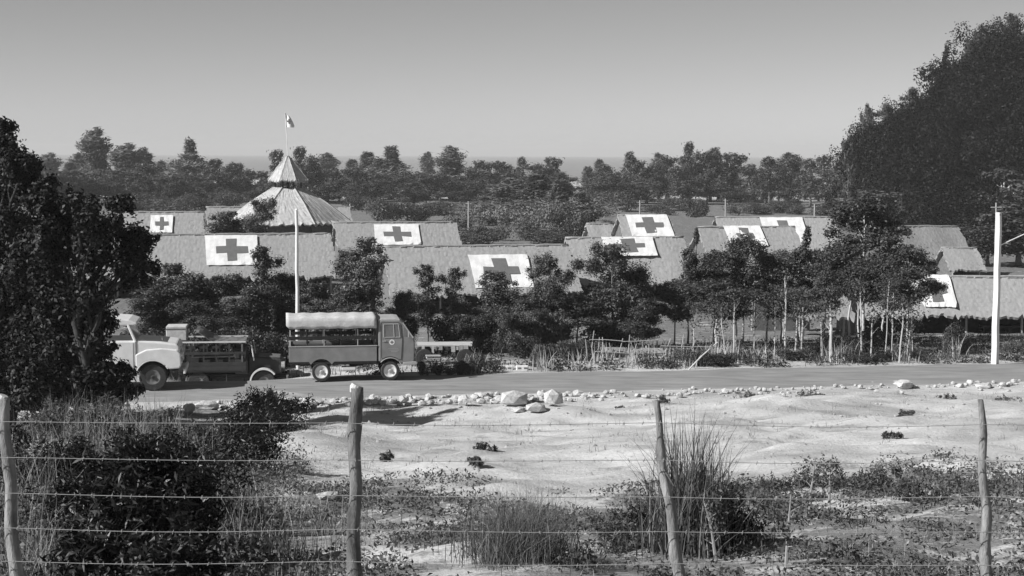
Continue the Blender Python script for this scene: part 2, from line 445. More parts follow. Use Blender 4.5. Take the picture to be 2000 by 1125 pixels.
def hut(label, xl, xr, yr, ye, rot, sheet=None, m=.7, eave=1.3, zg=None, mat=None, walls=True, bench=False, cross=(.33, .10, .8), group=None, post_step=2.4):
    rng = np.random.default_rng(int(xl * 7 + yr))
    mat = mat or M_TH
    th = math.radians(rot)
    xc = (xl + xr) / 2
    g = -1.75 if zg is None else zg
    for _ in range(3):
        ze = g + eave
        re_ = ray(xc, ye); dE = (ze - CAM_H) / re_.z
        rr = ray(xc, yr); w = (CAM_H + rr.z * dE - ze) / (m - rr.z)
        if zg is None: g = h1(re_.x * dE, dE)
    zr = ze + m * w
    dR = dE + w
    c0 = at(xc, yr, dR)
    ridge = Vector((math.cos(th), math.sin(th), 0)); nrm = Vector((-math.sin(th), math.cos(th), 0))   # nrm points away
    def along(px):
        d = ray(px, yr); d2 = Vector((d.x, 1.0)); den = d2.x * ridge.y - d2.y * ridge.x
        tt = (c0.x * ridge.y - c0.y * ridge.x) / den
        p = Vector((d2.x * tt, tt)); return (p - Vector((c0.x, c0.y))).dot(Vector((ridge.x, ridge.y)))
    a0, a1 = along(xl), along(xr)
    mid = (a0 + a1) / 2
    o = empty("thatched_hut", (c0.x + ridge.x * mid, c0.y + ridge.y * mid, g), th)
    tag(o, label, "hut", group)
    L = (a1 - a0) / 2; W = w; E = eave; R = zr - g
    roof_slope("roof_slope", -L, L, -W, E, 0, R, mat, o, rng)
    roof_slope("roof_slope", -L, L, W, E, .02, R - .01, mat, o, rng)
    rc = MB(); n = max(6, int(2 * L / .5))
    rc.tube([(-L + 2 * L * i / n, 0, R + .005 + rng.normal() * .015) for i in range(n + 1)], [.075 + .012 * rng.normal() for _ in range(n + 1)], 7)
    rc.build("ridge_cap", mat, o, smooth=True)
    k = max(2, int(2 * L / post_step) + 1)
    for i in range(k):
        x = -L + .35 + (2 * L - .7) * i / (k - 1)
        for yy in (-W * .82, W * .82):
            q = MB(); q.tube([(x, yy, -.4), (x + rng.normal() * .02, yy, E + .22)], [.07, .055], 6); q.build("post", M_POST, o)
    if walls:
        for sx in (-1, 1):                                   # gable walls of woven mat
            q = MB(); q.add([(sx * (L - .35), -W * .80, -.2), (sx * (L - .35), W * .80, -.2), (sx * (L - .35), W * .8, E + W * .14), (sx * (L - .35), 0, R - .3), (sx * (L - .35), -W * .8, E + W * .14)],
                            [(0, 1, 2, 3, 4)])
            w_ = q.build("gable_wall", M_MAT, o); so = w_.modifiers.new("t", 'SOLIDIFY'); so.thickness = .04
    q = MB(); q.box(-L + .4, L - .4, W * .76, W * .80, -.2, E + .15); q.build("added_rear_wall", M_MAT, o)  # unseen wall added so the space under the eaves stays dark
    if sheet:
        sx0, sx1, sy0, sy1 = sheet[:4]
        def local(px, py):                                    # photo pixel -> roof plane, in the hut's own axes
            d = ray(px, py); O = Vector((0, 0, CAM_H))
            Minv = (Matrix.Translation(o.location) @ Matrix.Rotation(th, 4, 'Z')).inverted()
            p = Minv @ O; dd = Minv.to_3x3() @ d
            # plane z = E + (y+W)*m
            t = (E + (p.y + W) * m - p.z) / (dd.z - dd.y * m)
            return p + dd * t
        A = local(sx0, (sy0 + sy1) / 2); B = local(sx1, (sy0 + sy1) / 2)
        T0 = local((sx0 + sx1) / 2, sy0); T1 = local((sx0 + sx1) / 2, sy1)
        u0, u1 = A.x, B.x; v0, v1 = T1.y, min(T0.y, -.05)
        nu, nv = 12, 8
        cj = rng.normal(size=(2, 2, 2)) * .07
        def skew(x, y):
            a_ = (x - u0) / (u1 - u0); b_ = (y - v0) / (v1 - v0)
            d_ = (1 - b_) * ((1 - a_) * cj[0, 0] + a_ * cj[0, 1]) + b_ * ((1 - a_) * cj[1, 0] + a_ * cj[1, 1])
            return x + d_[0], y + d_[1] * (1 - b_)
        zz = lambda y, k: E + (y + W) * m + .115 + .012 * math.sin(k * 1.7) 
        vs = [(u0 + (u1 - u0) * i / nu + .03 * rng.normal() * (j in (0, nv)), v0 + (v1 - v0) * j / nv + .05 * rng.normal() * (j == 0), zz(v0 + (v1 - v0) * j / nv, i + j * .6)) for j in range(nv + 1) for i in range(nu + 1)]
        fs = [(j * (nu + 1) + i, j * (nu + 1) + i + 1, (j + 1) * (nu + 1) + i + 1, (j + 1) * (nu + 1) + i) for j in range(nv) for i in range(nu)]
        vs = [(*skew(x, y), z) for x, y, z in vs]
        me = bpy.data.meshes.new("cloth"); me.from_pydata(vs, [], fs); me.update(); me.materials.append(M_CLOTH)
        sh = mobj("cloth_panel", me, o); so = sh.modifiers.new("t", 'SOLIDIFY'); so.thickness = .02; so.offset = 1
        sh["label"] = "white cloth panel with a cross fixed to the thatch"
        hw = (u1 - u0); hv = (v1 - v0)
        pl = cross_mesh((u0 + u1) / 2, (v0 + v1) / 2, hw * cross[0], hw * cross[1], cross[2] * hv / hw * 1.0 / 1.0 if False else hv * .40 / (hw * cross[0]))
        # arms: keep the bar widths readable in both directions
        tv = hv * .115
        cx, cy, a, t, b = (u0 + u1) / 2, (v0 + v1) / 2, hw * cross[0], hw * cross[1], hv * .37
        pl = [(cx - t, cy - b), (cx + t, cy - b), (cx + t, cy - tv), (cx + a, cy - tv), (cx + a, cy + tv), (cx + t, cy + tv), (cx + t, cy + b), (cx - t, cy + b), (cx - t, cy + tv), (cx - a, cy + tv), (cx - a, cy - tv), (cx - t, cy - tv)]
        pl = [(x + rng.normal() * .025, y + rng.normal() * .025) for x, y in pl]
        q = MB(); q.add([(x, y, E + (y + W) * m + .165) for x, y in pl], [tuple(range(12))])
        cr = q.build("cross", M_CROSS, sh); so = cr.modifiers.new("t", 'SOLIDIFY'); so.thickness = .012
    if bench:
        for bx in (L * .28, L * .5, L * .72):
            q = MB(); q.box(bx - .8, bx + .8, -W * .72, -W * .45, .62, .70)
            for ax in (-.7, .7):
                for ay in (-.70, -.48): q.box(bx + ax - .04, bx + ax + .04, W * ay - .04, W * ay + .04, -.1, .62)
            q.build("bench", M_DARKWOOD, o)
    return o

HG = None
hut("long thatched hut with a low white cross panel, nearest the left of the round hall", 240, 398, 414, 492, 12, (293, 338, 423, 457), cross=(.30, .085, .8))
hut("plain thatched hut standing behind the round tiered hall", 402, 684, 404, 470, 12)
hut("long thatched hut with a big white cross panel in front of the round hall", 150, 646, 458, 542, 13, (402, 503, 463, 521), cross=(.31, .10, .8))
hut("thatched hut with a cross panel by its end, right beside the round hall", 652, 890, 434, 516, 13, (733, 820, 441, 481), cross=(.31, .09, .8))
hut("wide thatched hut with a large white cross panel half hidden by two trees", 747, 1110, 480, 572, 12, (922, 1037, 501, 566), cross=(.30, .12, .8))
hut("thatched hut whose cross panel is cut off by a round tree crown", 1104, 1335, 464, 552, 10, (1178, 1280, 466, 503), cross=(.30, .13, .8))
hut("short thatched hut almost filled by its white cross panel", 1206, 1306, 420, 498, 9, (1228, 1310, 422, 464), cross=(.34, .13, .8))
hut("small plain thatched hut beside the short hut with a cross", 1145, 1196, 437, 490, 9)
hut("thatched hut with a cross panel behind twin tree tops", 1362, 1552, 443, 528, 8, (1420, 1492, 444, 484), cross=(.24, .13, .8))
hut("thatched hut with a wide white cloth panel along the scrub", 1396, 1628, 424, 486, 6, (1492, 1574, 427, 478), cross=(.2, .12, .8))
hut("weathered thatched hut at the foot of the wooded hill", 1752, 1872, 442, 515, 4, mat=M_TH2)
hut("little pale thatched hut under the wooded hill", 1838, 1908, 484, 528, 2)
hut("thatched hut with a cross panel and benches by the tall white post", 1642, 2090, 540, 616, 1, (1790, 1862, 541, 604), cross=(.30, .13, .8), bench=True, walls=True, zg=-1.35)
hut("open-sided thatched hut on thin posts behind the row of pale trunks", 1488, 1628, 520, 618, 8, zg=-1.3, walls=False, post_step=1.2)

# ------------------------------------------------------------------ round hall with two roof tiers
def hall():
    rng = np.random.default_rng(3)
    D = 126.0
    c = at(563, 400, D); g = h1(c.x, D)
    o = empty("round_thatched_hall", (c.x, D, g))
    tag(o, "eight-sided thatched hall with two conical roof tiers rising above the huts", "hall")
    za = at(561, 305, D).z - g
    z1 = at(561, 353, D - 1.5).z - g
    z2 = at(561, 367, D - 1.3).z - g
    z3 = at(561, 440, D - 5.8).z - g
    def tier(name, ra, zt, rb, zb, ph=.2, n=8):
        out = []
        for i in range(n):                                     # each facet a thatched panel of its own
            a0 = ph + 2 * math.pi * i / n; a1 = ph + 2 * math.pi * (i + 1) / n
            rows, cols = 12, 22; vs = []; strk = rng.normal(size=cols + 1) * .003
            off = rng.normal() * .03
            for j in range(rows + 1):
                t = j / rows
                r = ra + (rb - ra) * t; z = zt + (zb - zt) * t + (.15 if rb > 3 else .05) * math.sin(t * math.pi)
                if j == rows: z -= .0
                for k in range(cols + 1):
                    q = k / cols
                    x = r * ((1 - q) * math.cos(a0) + q * math.cos(a1)); y = r * ((1 - q) * math.sin(a0) + q * math.sin(a1))
                    zz = z + off + strk[k] * (.4 + .6 * t) + rng.normal() * .012 + (rng.normal() * .06 if j == rows else 0) + .05 * (abs(q - .5) * 2) ** 6
                    vs.append((x, y, zz))
            fs = [(j * (cols + 1) + k, (j + 1) * (cols + 1) + k, (j + 1) * (cols + 1) + k + 1, j * (cols + 1) + k + 1) for j in range(rows) for k in range(cols)]
            me = bpy.data.meshes.new(name); me.from_pydata(vs, [], fs); me.update(); me.materials.append(M('hall_thatch', .32, .50, scale=3.5, rough=.95, bump=.2, spec=.08, detail=8))
            p = mobj(name, me, o); so = p.modifiers.new("t", 'SOLIDIFY'); so.thickness = .14; so.offset = -1
        return out
    tier("upper_roof_panel", .10, za, 1.78, z1, .53)
    tier("lower_roof_panel", 1.25, z2 - .02, 5.5, z3, .53)
    for i in range(8):
        a = .53 + 2 * math.pi * i / 8
        q = MB(); q.tube([(1.28 * math.cos(a), 1.28 * math.sin(a), z2 + .02), (3.4 * math.cos(a), 3.4 * math.sin(a), (z2 + z3) / 2 + .17), (5.52 * math.cos(a), 5.52 * math.sin(a), z3 + .03)], .05, 6)
        q.build("hip_cap", MATS['hall_thatch'], o)
        q = MB(); q.tube([(4.6 * math.cos(a), 4.6 * math.sin(a), -.3), (4.6 * math.cos(a), 4.6 * math.sin(a), z3 + .45)], .09, 7); q.build("post", M_DARKWOOD, o)
        q = MB(); q.tube([(1.15 * math.cos(a), 1.15 * math.sin(a), z2 - .5), (1.15 * math.cos(a), 1.15 * math.sin(a), z1 + .45)], .07, 7); q.build("lantern_post", M_DARKWOOD, o)
    q = MB(); q.tube([(0, 0, -.2), (0, 0, za)], [.16, .08], 8); q.build("king_post", M_DARKWOOD, o)
    q = MB()
    n = 16
    vs = [(4.3 * math.cos(2 * math.pi * i / n), 4.3 * math.sin(2 * math.pi * i / n), z) for z in (-.2, z3 - .15) for i in range(n)]
    q.add(vs, [(i, (i + 1) % n, n + (i + 1) % n, n + i) for i in range(n)]); q.build("mat_wall", M_MAT, o)
    # flagpole and flag on the peak
    f = empty("flagpole", (c.x, D, g + za - .05))
    tag(f, "thin pole with a small white cross flag on the hall's peak", "flagpole")
    ht = (at(556, 220, D).z - g) - za + .05
    q = MB(); q.tube([(0, 0, -.1), (-.08, 0, ht * .5), (-.2, 0, ht)], [.035, .03, .022], 6); q.build("pole", M_CLOTH, f)
    fx0, fw, fh = -.19, .78, 1.15
    vs = []; nn = 8
    for j in range(nn + 1):
        for i in range(nn + 1):
            s, t = i / nn, j / nn
            x = fx0 + .02 + s * fw * (.18 + .82 * t ** .6) ; z = ht - .03 - t * fh * (1 - .08 * s) - .12 * s
            y = .07 * math.sin(s * 6 + t * 2)
            vs.append((x, y, z))
    fs = [(j * (nn + 1) + i, (j + 1) * (nn + 1) + i, (j + 1) * (nn + 1) + i + 1, j * (nn + 1) + i + 1) for j in range(nn) for i in range(nn)]
    me = bpy.data.meshes.new("flag"); me.from_pydata(vs, [], fs); me.update(); me.materials.append(M_CLOTH)
    fl = mobj("flag", me, f); so = fl.modifiers.new("t", 'SOLIDIFY'); so.thickness = .012; so.offset = 0
    q = MB()
    pl = cross_mesh(fx0 + .33, ht - .70, .17, .062, 1.15)
    q.add([(x, -.085, z) for x, z in pl], [tuple(range(12))]); cr = q.build("cross", M_CROSS, fl)
    so = cr.modifiers.new("t", 'SOLIDIFY'); so.thickness = .02; so.offset = 0
hall()

# ------------------------------------------------------------------ vehicles
M_TRUCK = M("truck_paint", .17, .25, scale=2.5, rough=.55, spec=.4, bump=.03)
M_TRUCKTOP = M("cab_roof_paint", .32, .42, scale=3, rough=.45, spec=.4)
M_CANVAS = M("canvas", .40, .56, scale=5, rough=.95, bump=.4, spec=.1)
M_TYRE = M("tyre_rubber", .03, .06, scale=20, rough=.85, spec=.2)
M_WHITEP = M("white_paint", .66, .78, scale=8, rough=.5, spec=.4)
M_BLACK = M("black_steel", .012, .025, scale=8, rough=.6, spec=.3)
M_GLASS = M("window_glass", .10, .16, scale=2, rough=.08, spec=.8)
M_GREYP = M("light_grey_paint", .56, .72, scale=2.5, rough=.45, spec=.4, bump=.03)
M_DARKP = M("dark_paint", .030, .055, scale=3, rough=.55, spec=.3)
M_RIM = M("dusty_rim", .10, .18, scale=12, rough=.7, spec=.2)
M_CHROME = M("bright_metal", .5, .6, scale=5, rough=.3, metal=.6)
M_SEAM = M("panel_gap", .02, rough=.9)

def arc(cx, cz, r, a0, a1, n=12):
    return [(cx + r * math.cos(math.radians(a0 + (a1 - a0) * i / n)), cz + r * math.sin(math.radians(a0 + (a1 - a0) * i / n))) for i in range(n + 1)]
def wheel(parent, cx, cz, r, rim_r, y_out, width, side, rim_mat, rot=0):
    s = side
    q = MB(); y0, y1 = y_out, y_out - s * width
    q.disc_lathe([(rim_r, y1), (r * .93, y1), (r, y1 + s * width * .2), (r, y0 - s * width * .2), (r * .93, y0), (rim_r, y0), (rim_r * .97, y0 - s * .03)], cx, cz, 28)
    w = q.build("wheel", M_TYRE, parent, smooth=False)
    q = MB(); q.disc_lathe([(.0, y0 - s * .02), (rim_r * .22, y0 - s * .02), (rim_r * .26, y0 - s * .05), (rim_r * .72, y0 - s * .035), (rim_r * .84, y0 - s * .012), (rim_r * .99, y0 - s * .005), (rim_r * .99, y0 - s * .1)], cx, cz, 28)
    q.build("rim", rim_mat, w, smooth=True)
    q = MB(); q.disc_lathe([(0, y0 + s * .015), (rim_r * .2, y0 + s * .012), (rim_r * .22, y0 - s * .04)], cx, cz, 14); q.build("hub", M_CHROME if rim_mat is M_WHITEP else M_BLACK, w)
    return w

def cross_truck():
    g1 = on_z(627, 744, .06); 
    loc = at(627, 744, ROAD_Y + ROAD_K * -6.7 + 1.72)
    x0 = loc.x
    o = empty("covered_truck", (x0, loc.y, h1(x0, loc.y) + .075), math.radians(8.5))
    tag(o, "grey cab-over truck with a pale canvas canopy and white wheels parked on the road", "truck")
    HWID = .80
    # cargo bed
    prof = [(-1.10, .68)] + arc(0, .33, .40, 118, 62)[::1] 
    low = [(-1.10, .68), (-.42, .68)] + [p for p in arc(0, .36, .42, 148, 32)] + [(.44, .68), (1.90, .68), (1.90, 1.22), (-1.10, 1.22)]
    for s in (-1, 1):
        y0, y1 = (s * HWID, s * (HWID - .05))
        q = MB(); q.prism(low, min(y0, y1), max(y0, y1)); sd = q.build("bed_side", M_TRUCK, o, bevel=.008)
        q = MB(); q.box(-1.12, 1.92, s * HWID - .015, s * HWID + .02, 1.205, 1.235); q.build("top_rail", M_TRUCKTOP, sd)
    q = MB(); q.box(-1.08, 1.88, -.74, .74, .72, .76); q.build("bed_floor", M_DARKP, o)
    q = MB(); q.box(1.86, 1.90, -.74, .74, .77, 1.22); q.build("bed_front", M_TRUCK, o)
    q = MB(); q.box(-1.10, -1.06, -.74, .74, .70, 1.22); q.build("tailgate", M_TRUCK, o)
    for s in (-1, 1):
        q = MB(); q.box(-.9, 1.8, s * .42 - .18, s * .42 + .18, 1.10, 1.15); q.build("bench_seat", M_DARKP, o)
        for zr in ((1.45, 1.56), (1.80, 1.86)):
            q = MB(); q.box(-1.10, 1.86, s * .75 - .012, s * .75 + .012, *zr); q.build("side_rail", M_BLACK, o)
        for k in range(6):
            x = -1.05 + k * .575
            q = MB(); q.tube([(x, s * .74, 1.0), (x, s * .74, 1.95)], .017, 6); q.build("canopy_post", M_BLACK if k % 2 else M_CHROME, o)
    # canvas canopy: sagging sheet with hanging flaps
    rng = np.random.default_rng(11)
    nx = 30; prof_y = [(-.85, 1.84), (-.845, 1.95), (-.84, 2.08), (-.82, 2.19), (-.76, 2.235), (-.4, 2.26), (0, 2.27), (.4, 2.26), (.76, 2.235), (.82, 2.19), (.84, 2.08), (.845, 1.95), (.85, 1.84)]
    vs = []
    for i in range(nx + 1):
        x = -1.16 + 3.05 * i / nx
        if i == 0: x -= .03
        sag = .025 * math.sin(i / nx * math.pi * 5.2) ** 2
        for j, (y, z) in enumerate(prof_y):
            hang = (j in (0, len(prof_y) - 1))
            vs.append((x + (.0 if not hang or i else .10), y, z - sag + (.012 * math.sin(i * .55) + .005 * rng.normal() if hang else .0)))
    n = len(prof_y)
    fs = [(i * n + j, (i + 1) * n + j, (i + 1) * n + j + 1, i * n + j + 1) for i in range(nx) for j in range(n - 1)]
    me = bpy.data.meshes.new("canopy"); me.from_pydata(vs, [], fs); me.update(); me.materials.append(M_CANVAS)
    me.polygons.foreach_set("use_smooth", [True] * len(me.polygons)); cn = mobj("canopy", me, o); so = cn.modifiers.new("t", 'SOLIDIFY'); so.thickness = .012
    # cab
    cabp = [(1.96, .68), (1.96, .70)]
    cabp = [(1.96, 2.04), (1.96, .66)] + arc(2.36, .36, .42, 135, 30, 14) + [(2.82, .62), (3.16, .62), (3.20, .70), (3.21, 1.30), (3.17, 1.46), (2.78, 2.02), (2.68, 2.09), (2.05, 2.10)]
    q = MB(); q.prism(cabp, -HWID, HWID); cab = q.build("cab", M_TRUCK, o, bevel=.035)
    q = MB(); q.prism([(1.95, 2.05), (2.72, 2.055), (2.70, 2.12), (2.55, 2.14), (2.05, 2.14), (1.95, 2.11)], -HWID + .02, HWID - .02); q.build("cab_roof", M_TRUCKTOP, o, bevel=.02)
    for s in (-1, 1):
        y = s * (HWID + .004)
        ya, yb = sorted((y, s * (HWID - .02)))
        dp = [(2.06, .80), (2.12, .74)] + [(p[0], p[1]) for p in arc(2.36, .36, .47, 118, 52, 8)] + [(2.74, .72), (2.78, 1.42), (2.72, 1.95), (2.66, 2.01), (2.06, 2.01)]
        q = MB(); q.prism(dp, min(ya, s * (HWID + .012)), max(yb, s * (HWID + .012))); d = q.build("door", M_TRUCK, o, bevel=.006)
        q = MB()
        for a_, b_ in zip(dp, dp[1:] + dp[:1]): q.tube([(a_[0], s * (HWID + .008), a_[1]), (b_[0], s * (HWID + .008), b_[1])], .009, 4)
        q.build("door_gap", M_SEAM, d)
        wp = [(2.14, 1.50), (2.14, 1.96), (2.64, 1.96), (2.70, 1.50)]
        yc = s * (HWID + .016)
        q = MB(); q.prism(wp, min(yc, s * (HWID + .002)), max(yc, s * (HWID + .002))); q.build("side_window", M_GLASS, d)
        fr = MB(); yf = sorted((s * (HWID + .010), s * (HWID + .026)))
        for a, b in zip(wp, wp[1:] + wp[:1]):
            fr.tube([(a[0], s * (HWID + .02), a[1]), (b[0], s * (HWID + .02), b[1])], .012, 5)
        fr.tube([(2.50, s * (HWID + .02), 1.50), (2.47, s * (HWID + .02), 1.96)], .012, 5)
        fr.build("window_frame", M_TRUCKTOP, d)
        q = MB(); q.box(2.10, 2.22, min(s * (HWID + .012), s * (HWID + .035)), max(s * (HWID + .012), s * (HWID + .035)), 1.36, 1.385); q.build("handle", M_CHROME, d)
        q = MB(); q.disc_lathe([(0, s * (HWID + .018)), (.095, s * (HWID + .018)), (.095, s * (HWID + .010))], 2.42, 1.33, 20); em = q.build("emblem", M_WHITEP, d, label="round white emblem with a small cross on the cab door")
        q = MB(); q.add([(x, s * (HWID + .0215), z) for x, z in cross_mesh(2.42, 1.33, .055, .019, 1)], [tuple(range(12))]); q.build("cross", M_CROSS, em)
        for (xa, xb, zz) in ((2.30, 2.62, 1.10), (2.34, 2.66, 1.05), (2.40, 2.60, 1.00)):   # faint unreadable painted lines under the emblem
            q = MB()
            x = xa
            while x < xb:
                wd = random.uniform(.015, .035)
                ys_ = sorted((s * (HWID + .013), s * (HWID + .0155)))
                q.box(x, x + wd, ys_[0], ys_[1], zz - .011, zz + .011); x += wd + .014
            q.build("lettering", M_TRUCKTOP, d)
        q = MB(); q.tube([(2.95, s * .82, 1.52), (2.98, s * .98, 1.60)], .01, 5); mr_ = q.build("mirror", M_BLACK, o)
        q = MB(); q.box(2.96, 2.99, s * .99 - .06, s * .99 + .06, 1.52, 1.72); q.build("mirror_glass", M_CHROME, mr_)
        q = MB(); q.prism([(2.80, .53), (3.22, .53), (3.27, .56), (3.27, .64), (3.22, .65), (2.80, .63)], min(s * .55, s * .84), max(s * .55, s * .84)); q.build("bumper_corner", M_TRUCKTOP, o, bevel=.01)
        # headlight
        q = MB(); q.tube([(3.19, s * .58, .98), (3.235, s * .58, .98)], .10, 16); q.build("headlight", M_CHROME, o)
        # quarter light pillar / wheel-arch lip
        q = MB(); q.tube([(p[0], s * (HWID + .005), p[1]) for p in arc(2.36, .36, .425, 140, 25, 14)], .018, 5); q.build("arch_lip", M_TRUCKTOP, o)
    q = MB(); q.box(3.20, 3.27, -.56, .56, .53, .65); q.build("bumper", M_TRUCKTOP, o, bevel=.012)
    ws = Vector((3.17 - 2.78, 1.46 - 2.02)); nn = Vector((-ws.y, ws.x)).normalized()
    a = Vector((2.81, 1.98)) + nn * .012; b = Vector((3.145, 1.50)) + nn * .012
    q = MB(); q.add([(a.x, -.70, a.y), (a.x, .70, a.y), (b.x, .72, b.y), (b.x, -.72, b.y)], [(0, 1, 2, 3)]); q.build("windshield", M_GLASS, o)
    for s in (-1, 1):
        q = MB(); q.tube([(2.80, s * .775, 2.0), (3.165, s * .785, 1.47)], .028, 6); q.build("windshield_pillar", M_TRUCKTOP, o)
        q = MB(); wpp = [(2.83, 1.52), (2.84, 1.84), (3.06, 1.52)]
        ys_ = sorted((s * (HWID + .004), s * (HWID - .03))); q.prism(wpp, ys_[0], ys_[1]); q.build("quarter_window", M_GLASS, o)
    # chassis and running gear
    for s in (-1, 1):
        q = MB(); q.box(-1.05, 2.9, s * .38 - .04, s * .38 + .04, .52, .66); q.build("chassis_rail", M_BLACK, o)
        q = MB(); q.box(-1.08, 1.90, min(s * .79, s * .75), max(s * .79, s * .75), .60, .675); q.build("sill", M_BLACK, o)
    for x in (0, 2.36):
        q = MB(); q.tube([(x, -.62, .34), (x, .62, .34)], .06, 8); q.build("axle", M_BLACK, o)
        for s in (-1, 1): wheel(o, x, .33, .33, .235, s * .80, .20, s, M_WHITEP)
    q = MB(); q.box(.70, 1.17, -.74, -.50, .37, .49); q.build("tool_box", M_WHITEP, o, bevel=.015)
    q = MB(); q.box(1.0, 1.5, .35, .7, .36, .58); q.build("fuel_tank", M_BLACK, o, bevel=.02)
    q = MB(); q.box(-.62, -.60, -.78, -.56, .25, .66); q.build("mud_flap", M_BLACK, o)
    q = MB(); q.box(-1.15, -1.10, -.66, -.54, .80, .88); q.build("tail_light", M_CROSS, o)
cross_truck()

def grey_truck():
    loc = at(303, 753, ROAD_Y + ROAD_K * -12 + .35)
    o = empty("bonneted_truck", (loc.x, loc.y, h1(loc.x, loc.y) + .085), math.radians(9))
    tag(o, "light grey bonneted truck with rounded front wings half hidden by a dark tree", "truck")
    HW = .93
    fend = [(-.55, .72)] + arc(0, .46, .55, 152, 32, 14)[1:] + [(.55, .72), (.86, .74), (.92, .85), (.90, 1.22), (.80, 1.36), (.3, 1.42), (-.2, 1.38), (-.55, 1.22)]
    for s in (-1, 1):
        ys = sorted((s * (HW + .02), s * (HW - .33)))
        q = MB(); q.prism(fend, *ys); q.build("front_wing", M_GREYP, o, bevel=.04)
        q = MB(); q.tube([(.86, s * .74, 1.20), (.96, s * .74, 1.20)], .12, 18); hl = q.build("headlight", M_CHROME, o, bevel=.01)
        q = MB(); q.tube([(p[0], s * (HW + .004), p[1]) for p in arc(0, .46, .56, 155, 30, 14)], .022, 6); q.build("wing_lip", M_GREYP, o)
        q = MB(); q.box(-1.5, -.56, min(s * HW, s * (HW - .25)), max(s * HW, s * (HW - .25)), .55, .60); q.build("running_board", M_BLACK, o)
    hood = [(-.52, .98), (.82, .98), (.88, 1.30), (.86, 1.46), (.78, 1.54), (.3, 1.61), (-.52, 1.68)]
    q = MB(); q.prism(hood, -.90, .90); q.build("bonnet", M_GREYP, o, bevel=.05)
    for k in range(7):
        z = .86 + k * .085
        q = MB(); q.box(.855, .885, -.5, .5, z, z + .035); q.build("grille_bar", M_CHROME, o)
    q = MB(); q.box(.98, 1.06, -.9, .9, .55, .72); q.build("bumper", M_GREYP, o, bevel=.02)
    cab = [(-2.0, .72), (-.60, .72), (-.52, 1.0), (-.52, 1.66), (-2.0, 1.66)]
    q = MB(); q.prism(cab, -HW, HW); q.build("cab", M_GREYP, o, bevel=.04)
    roof = [(-2.05, 2.20), (-.62, 2.18), (-.47, 2.21), (-.50, 2.27), (-.75, 2.36), (-1.3, 2.40), (-1.9, 2.36), (-2.05, 2.28)]
    q = MB(); q.prism(roof, -HW + .05, HW - .05); q.build("cab_roof", M_GREYP, o, bevel=.03)
    q = MB(); q.box(-2.0, -1.93, -HW + .06, HW - .06, 1.66, 2.22); q.build("rear_panel", M_GREYP, o)
    q = MB(); q.box(-1.7, -1.0, -.8, .8, 1.3, 1.5); q.build("seat", M_DARKP, o)
    q = MB(); q.box(-1.92, -1.88, -.78, .78, 1.66, 2.2); q.build("lining", M_BLACK, o)
    for s in (-1, 1):
        for (xa, xb) in ((-.54, -.78), (-1.98, -1.98)):
            q = MB(); q.tube([(xa, s * (HW - .05), 1.64), (xb, s * (HW - .09), 2.22)], .045, 6); q.build("pillar", M_GREYP, o)
        ys = sorted((s * (HW + .003), s * (HW + .012)))
        q = MB(); q.box(-1.72, -.62, ys[0], ys[1], .82, 1.62); d = q.build("door", M_GREYP, o)
        q = MB(); q.box(-1.66, -1.5, min(s * (HW + .012), s * (HW + .04)), max(s * (HW + .012), s * (HW + .04)), 1.42, 1.45); q.build("handle", M_CHROME, d)
    q = MB(); q.add([(-.53, -.84, 1.68), (-.53, .84, 1.68), (-.76, .80, 2.20), (-.76, -.80, 2.20)], [(0, 1, 2, 3)])
    gm = bpy.data.materials.new("clear_glass"); gm.use_nodes = True
    b = gm.node_tree.nodes["Principled BSDF"]; b.inputs["Roughness"].default_value = .05; b.inputs["Transmission Weight"].default_value = 1.0; b.inputs["IOR"].default_value = 1.1; b.inputs["Base Color"].default_value = (.8, .8, .8, 1)
    MATS["clear_glass"] = gm
    q.build("windshield", gm, o)
    q = MB(); q.box(-4.8, -2.12, -1.0, 1.0, .95, 1.08); q.build("flat_bed", M_DARKP, o)
    for s in (-1, 1):
        q = MB(); q.box(-4.8, -2.12, s * .98 - .02, s * .98 + .02, 1.08, 1.55); q.build("bed_side", M_GREYP, o)
        q = MB(); q.box(-4.7, .8, s * .42 - .05, s * .42 + .05, .62, .78); q.build("chassis_rail", M_BLACK, o)
    for x in (0, -3.3):
        q = MB(); q.tube([(x, -.72, .45), (x, .72, .45)], .07, 8); q.build("axle", M_BLACK, o)
        for s in (-1, 1): wheel(o, x, .45, .45, .26, s * .88, .22, s, M_RIM)
    q = MB(); q.tube([(.3, -.60, 1.6), (.3, -.72, 1.74)], .012, 5); q.build("wing_mirror", M_CHROME, o)
grey_truck()

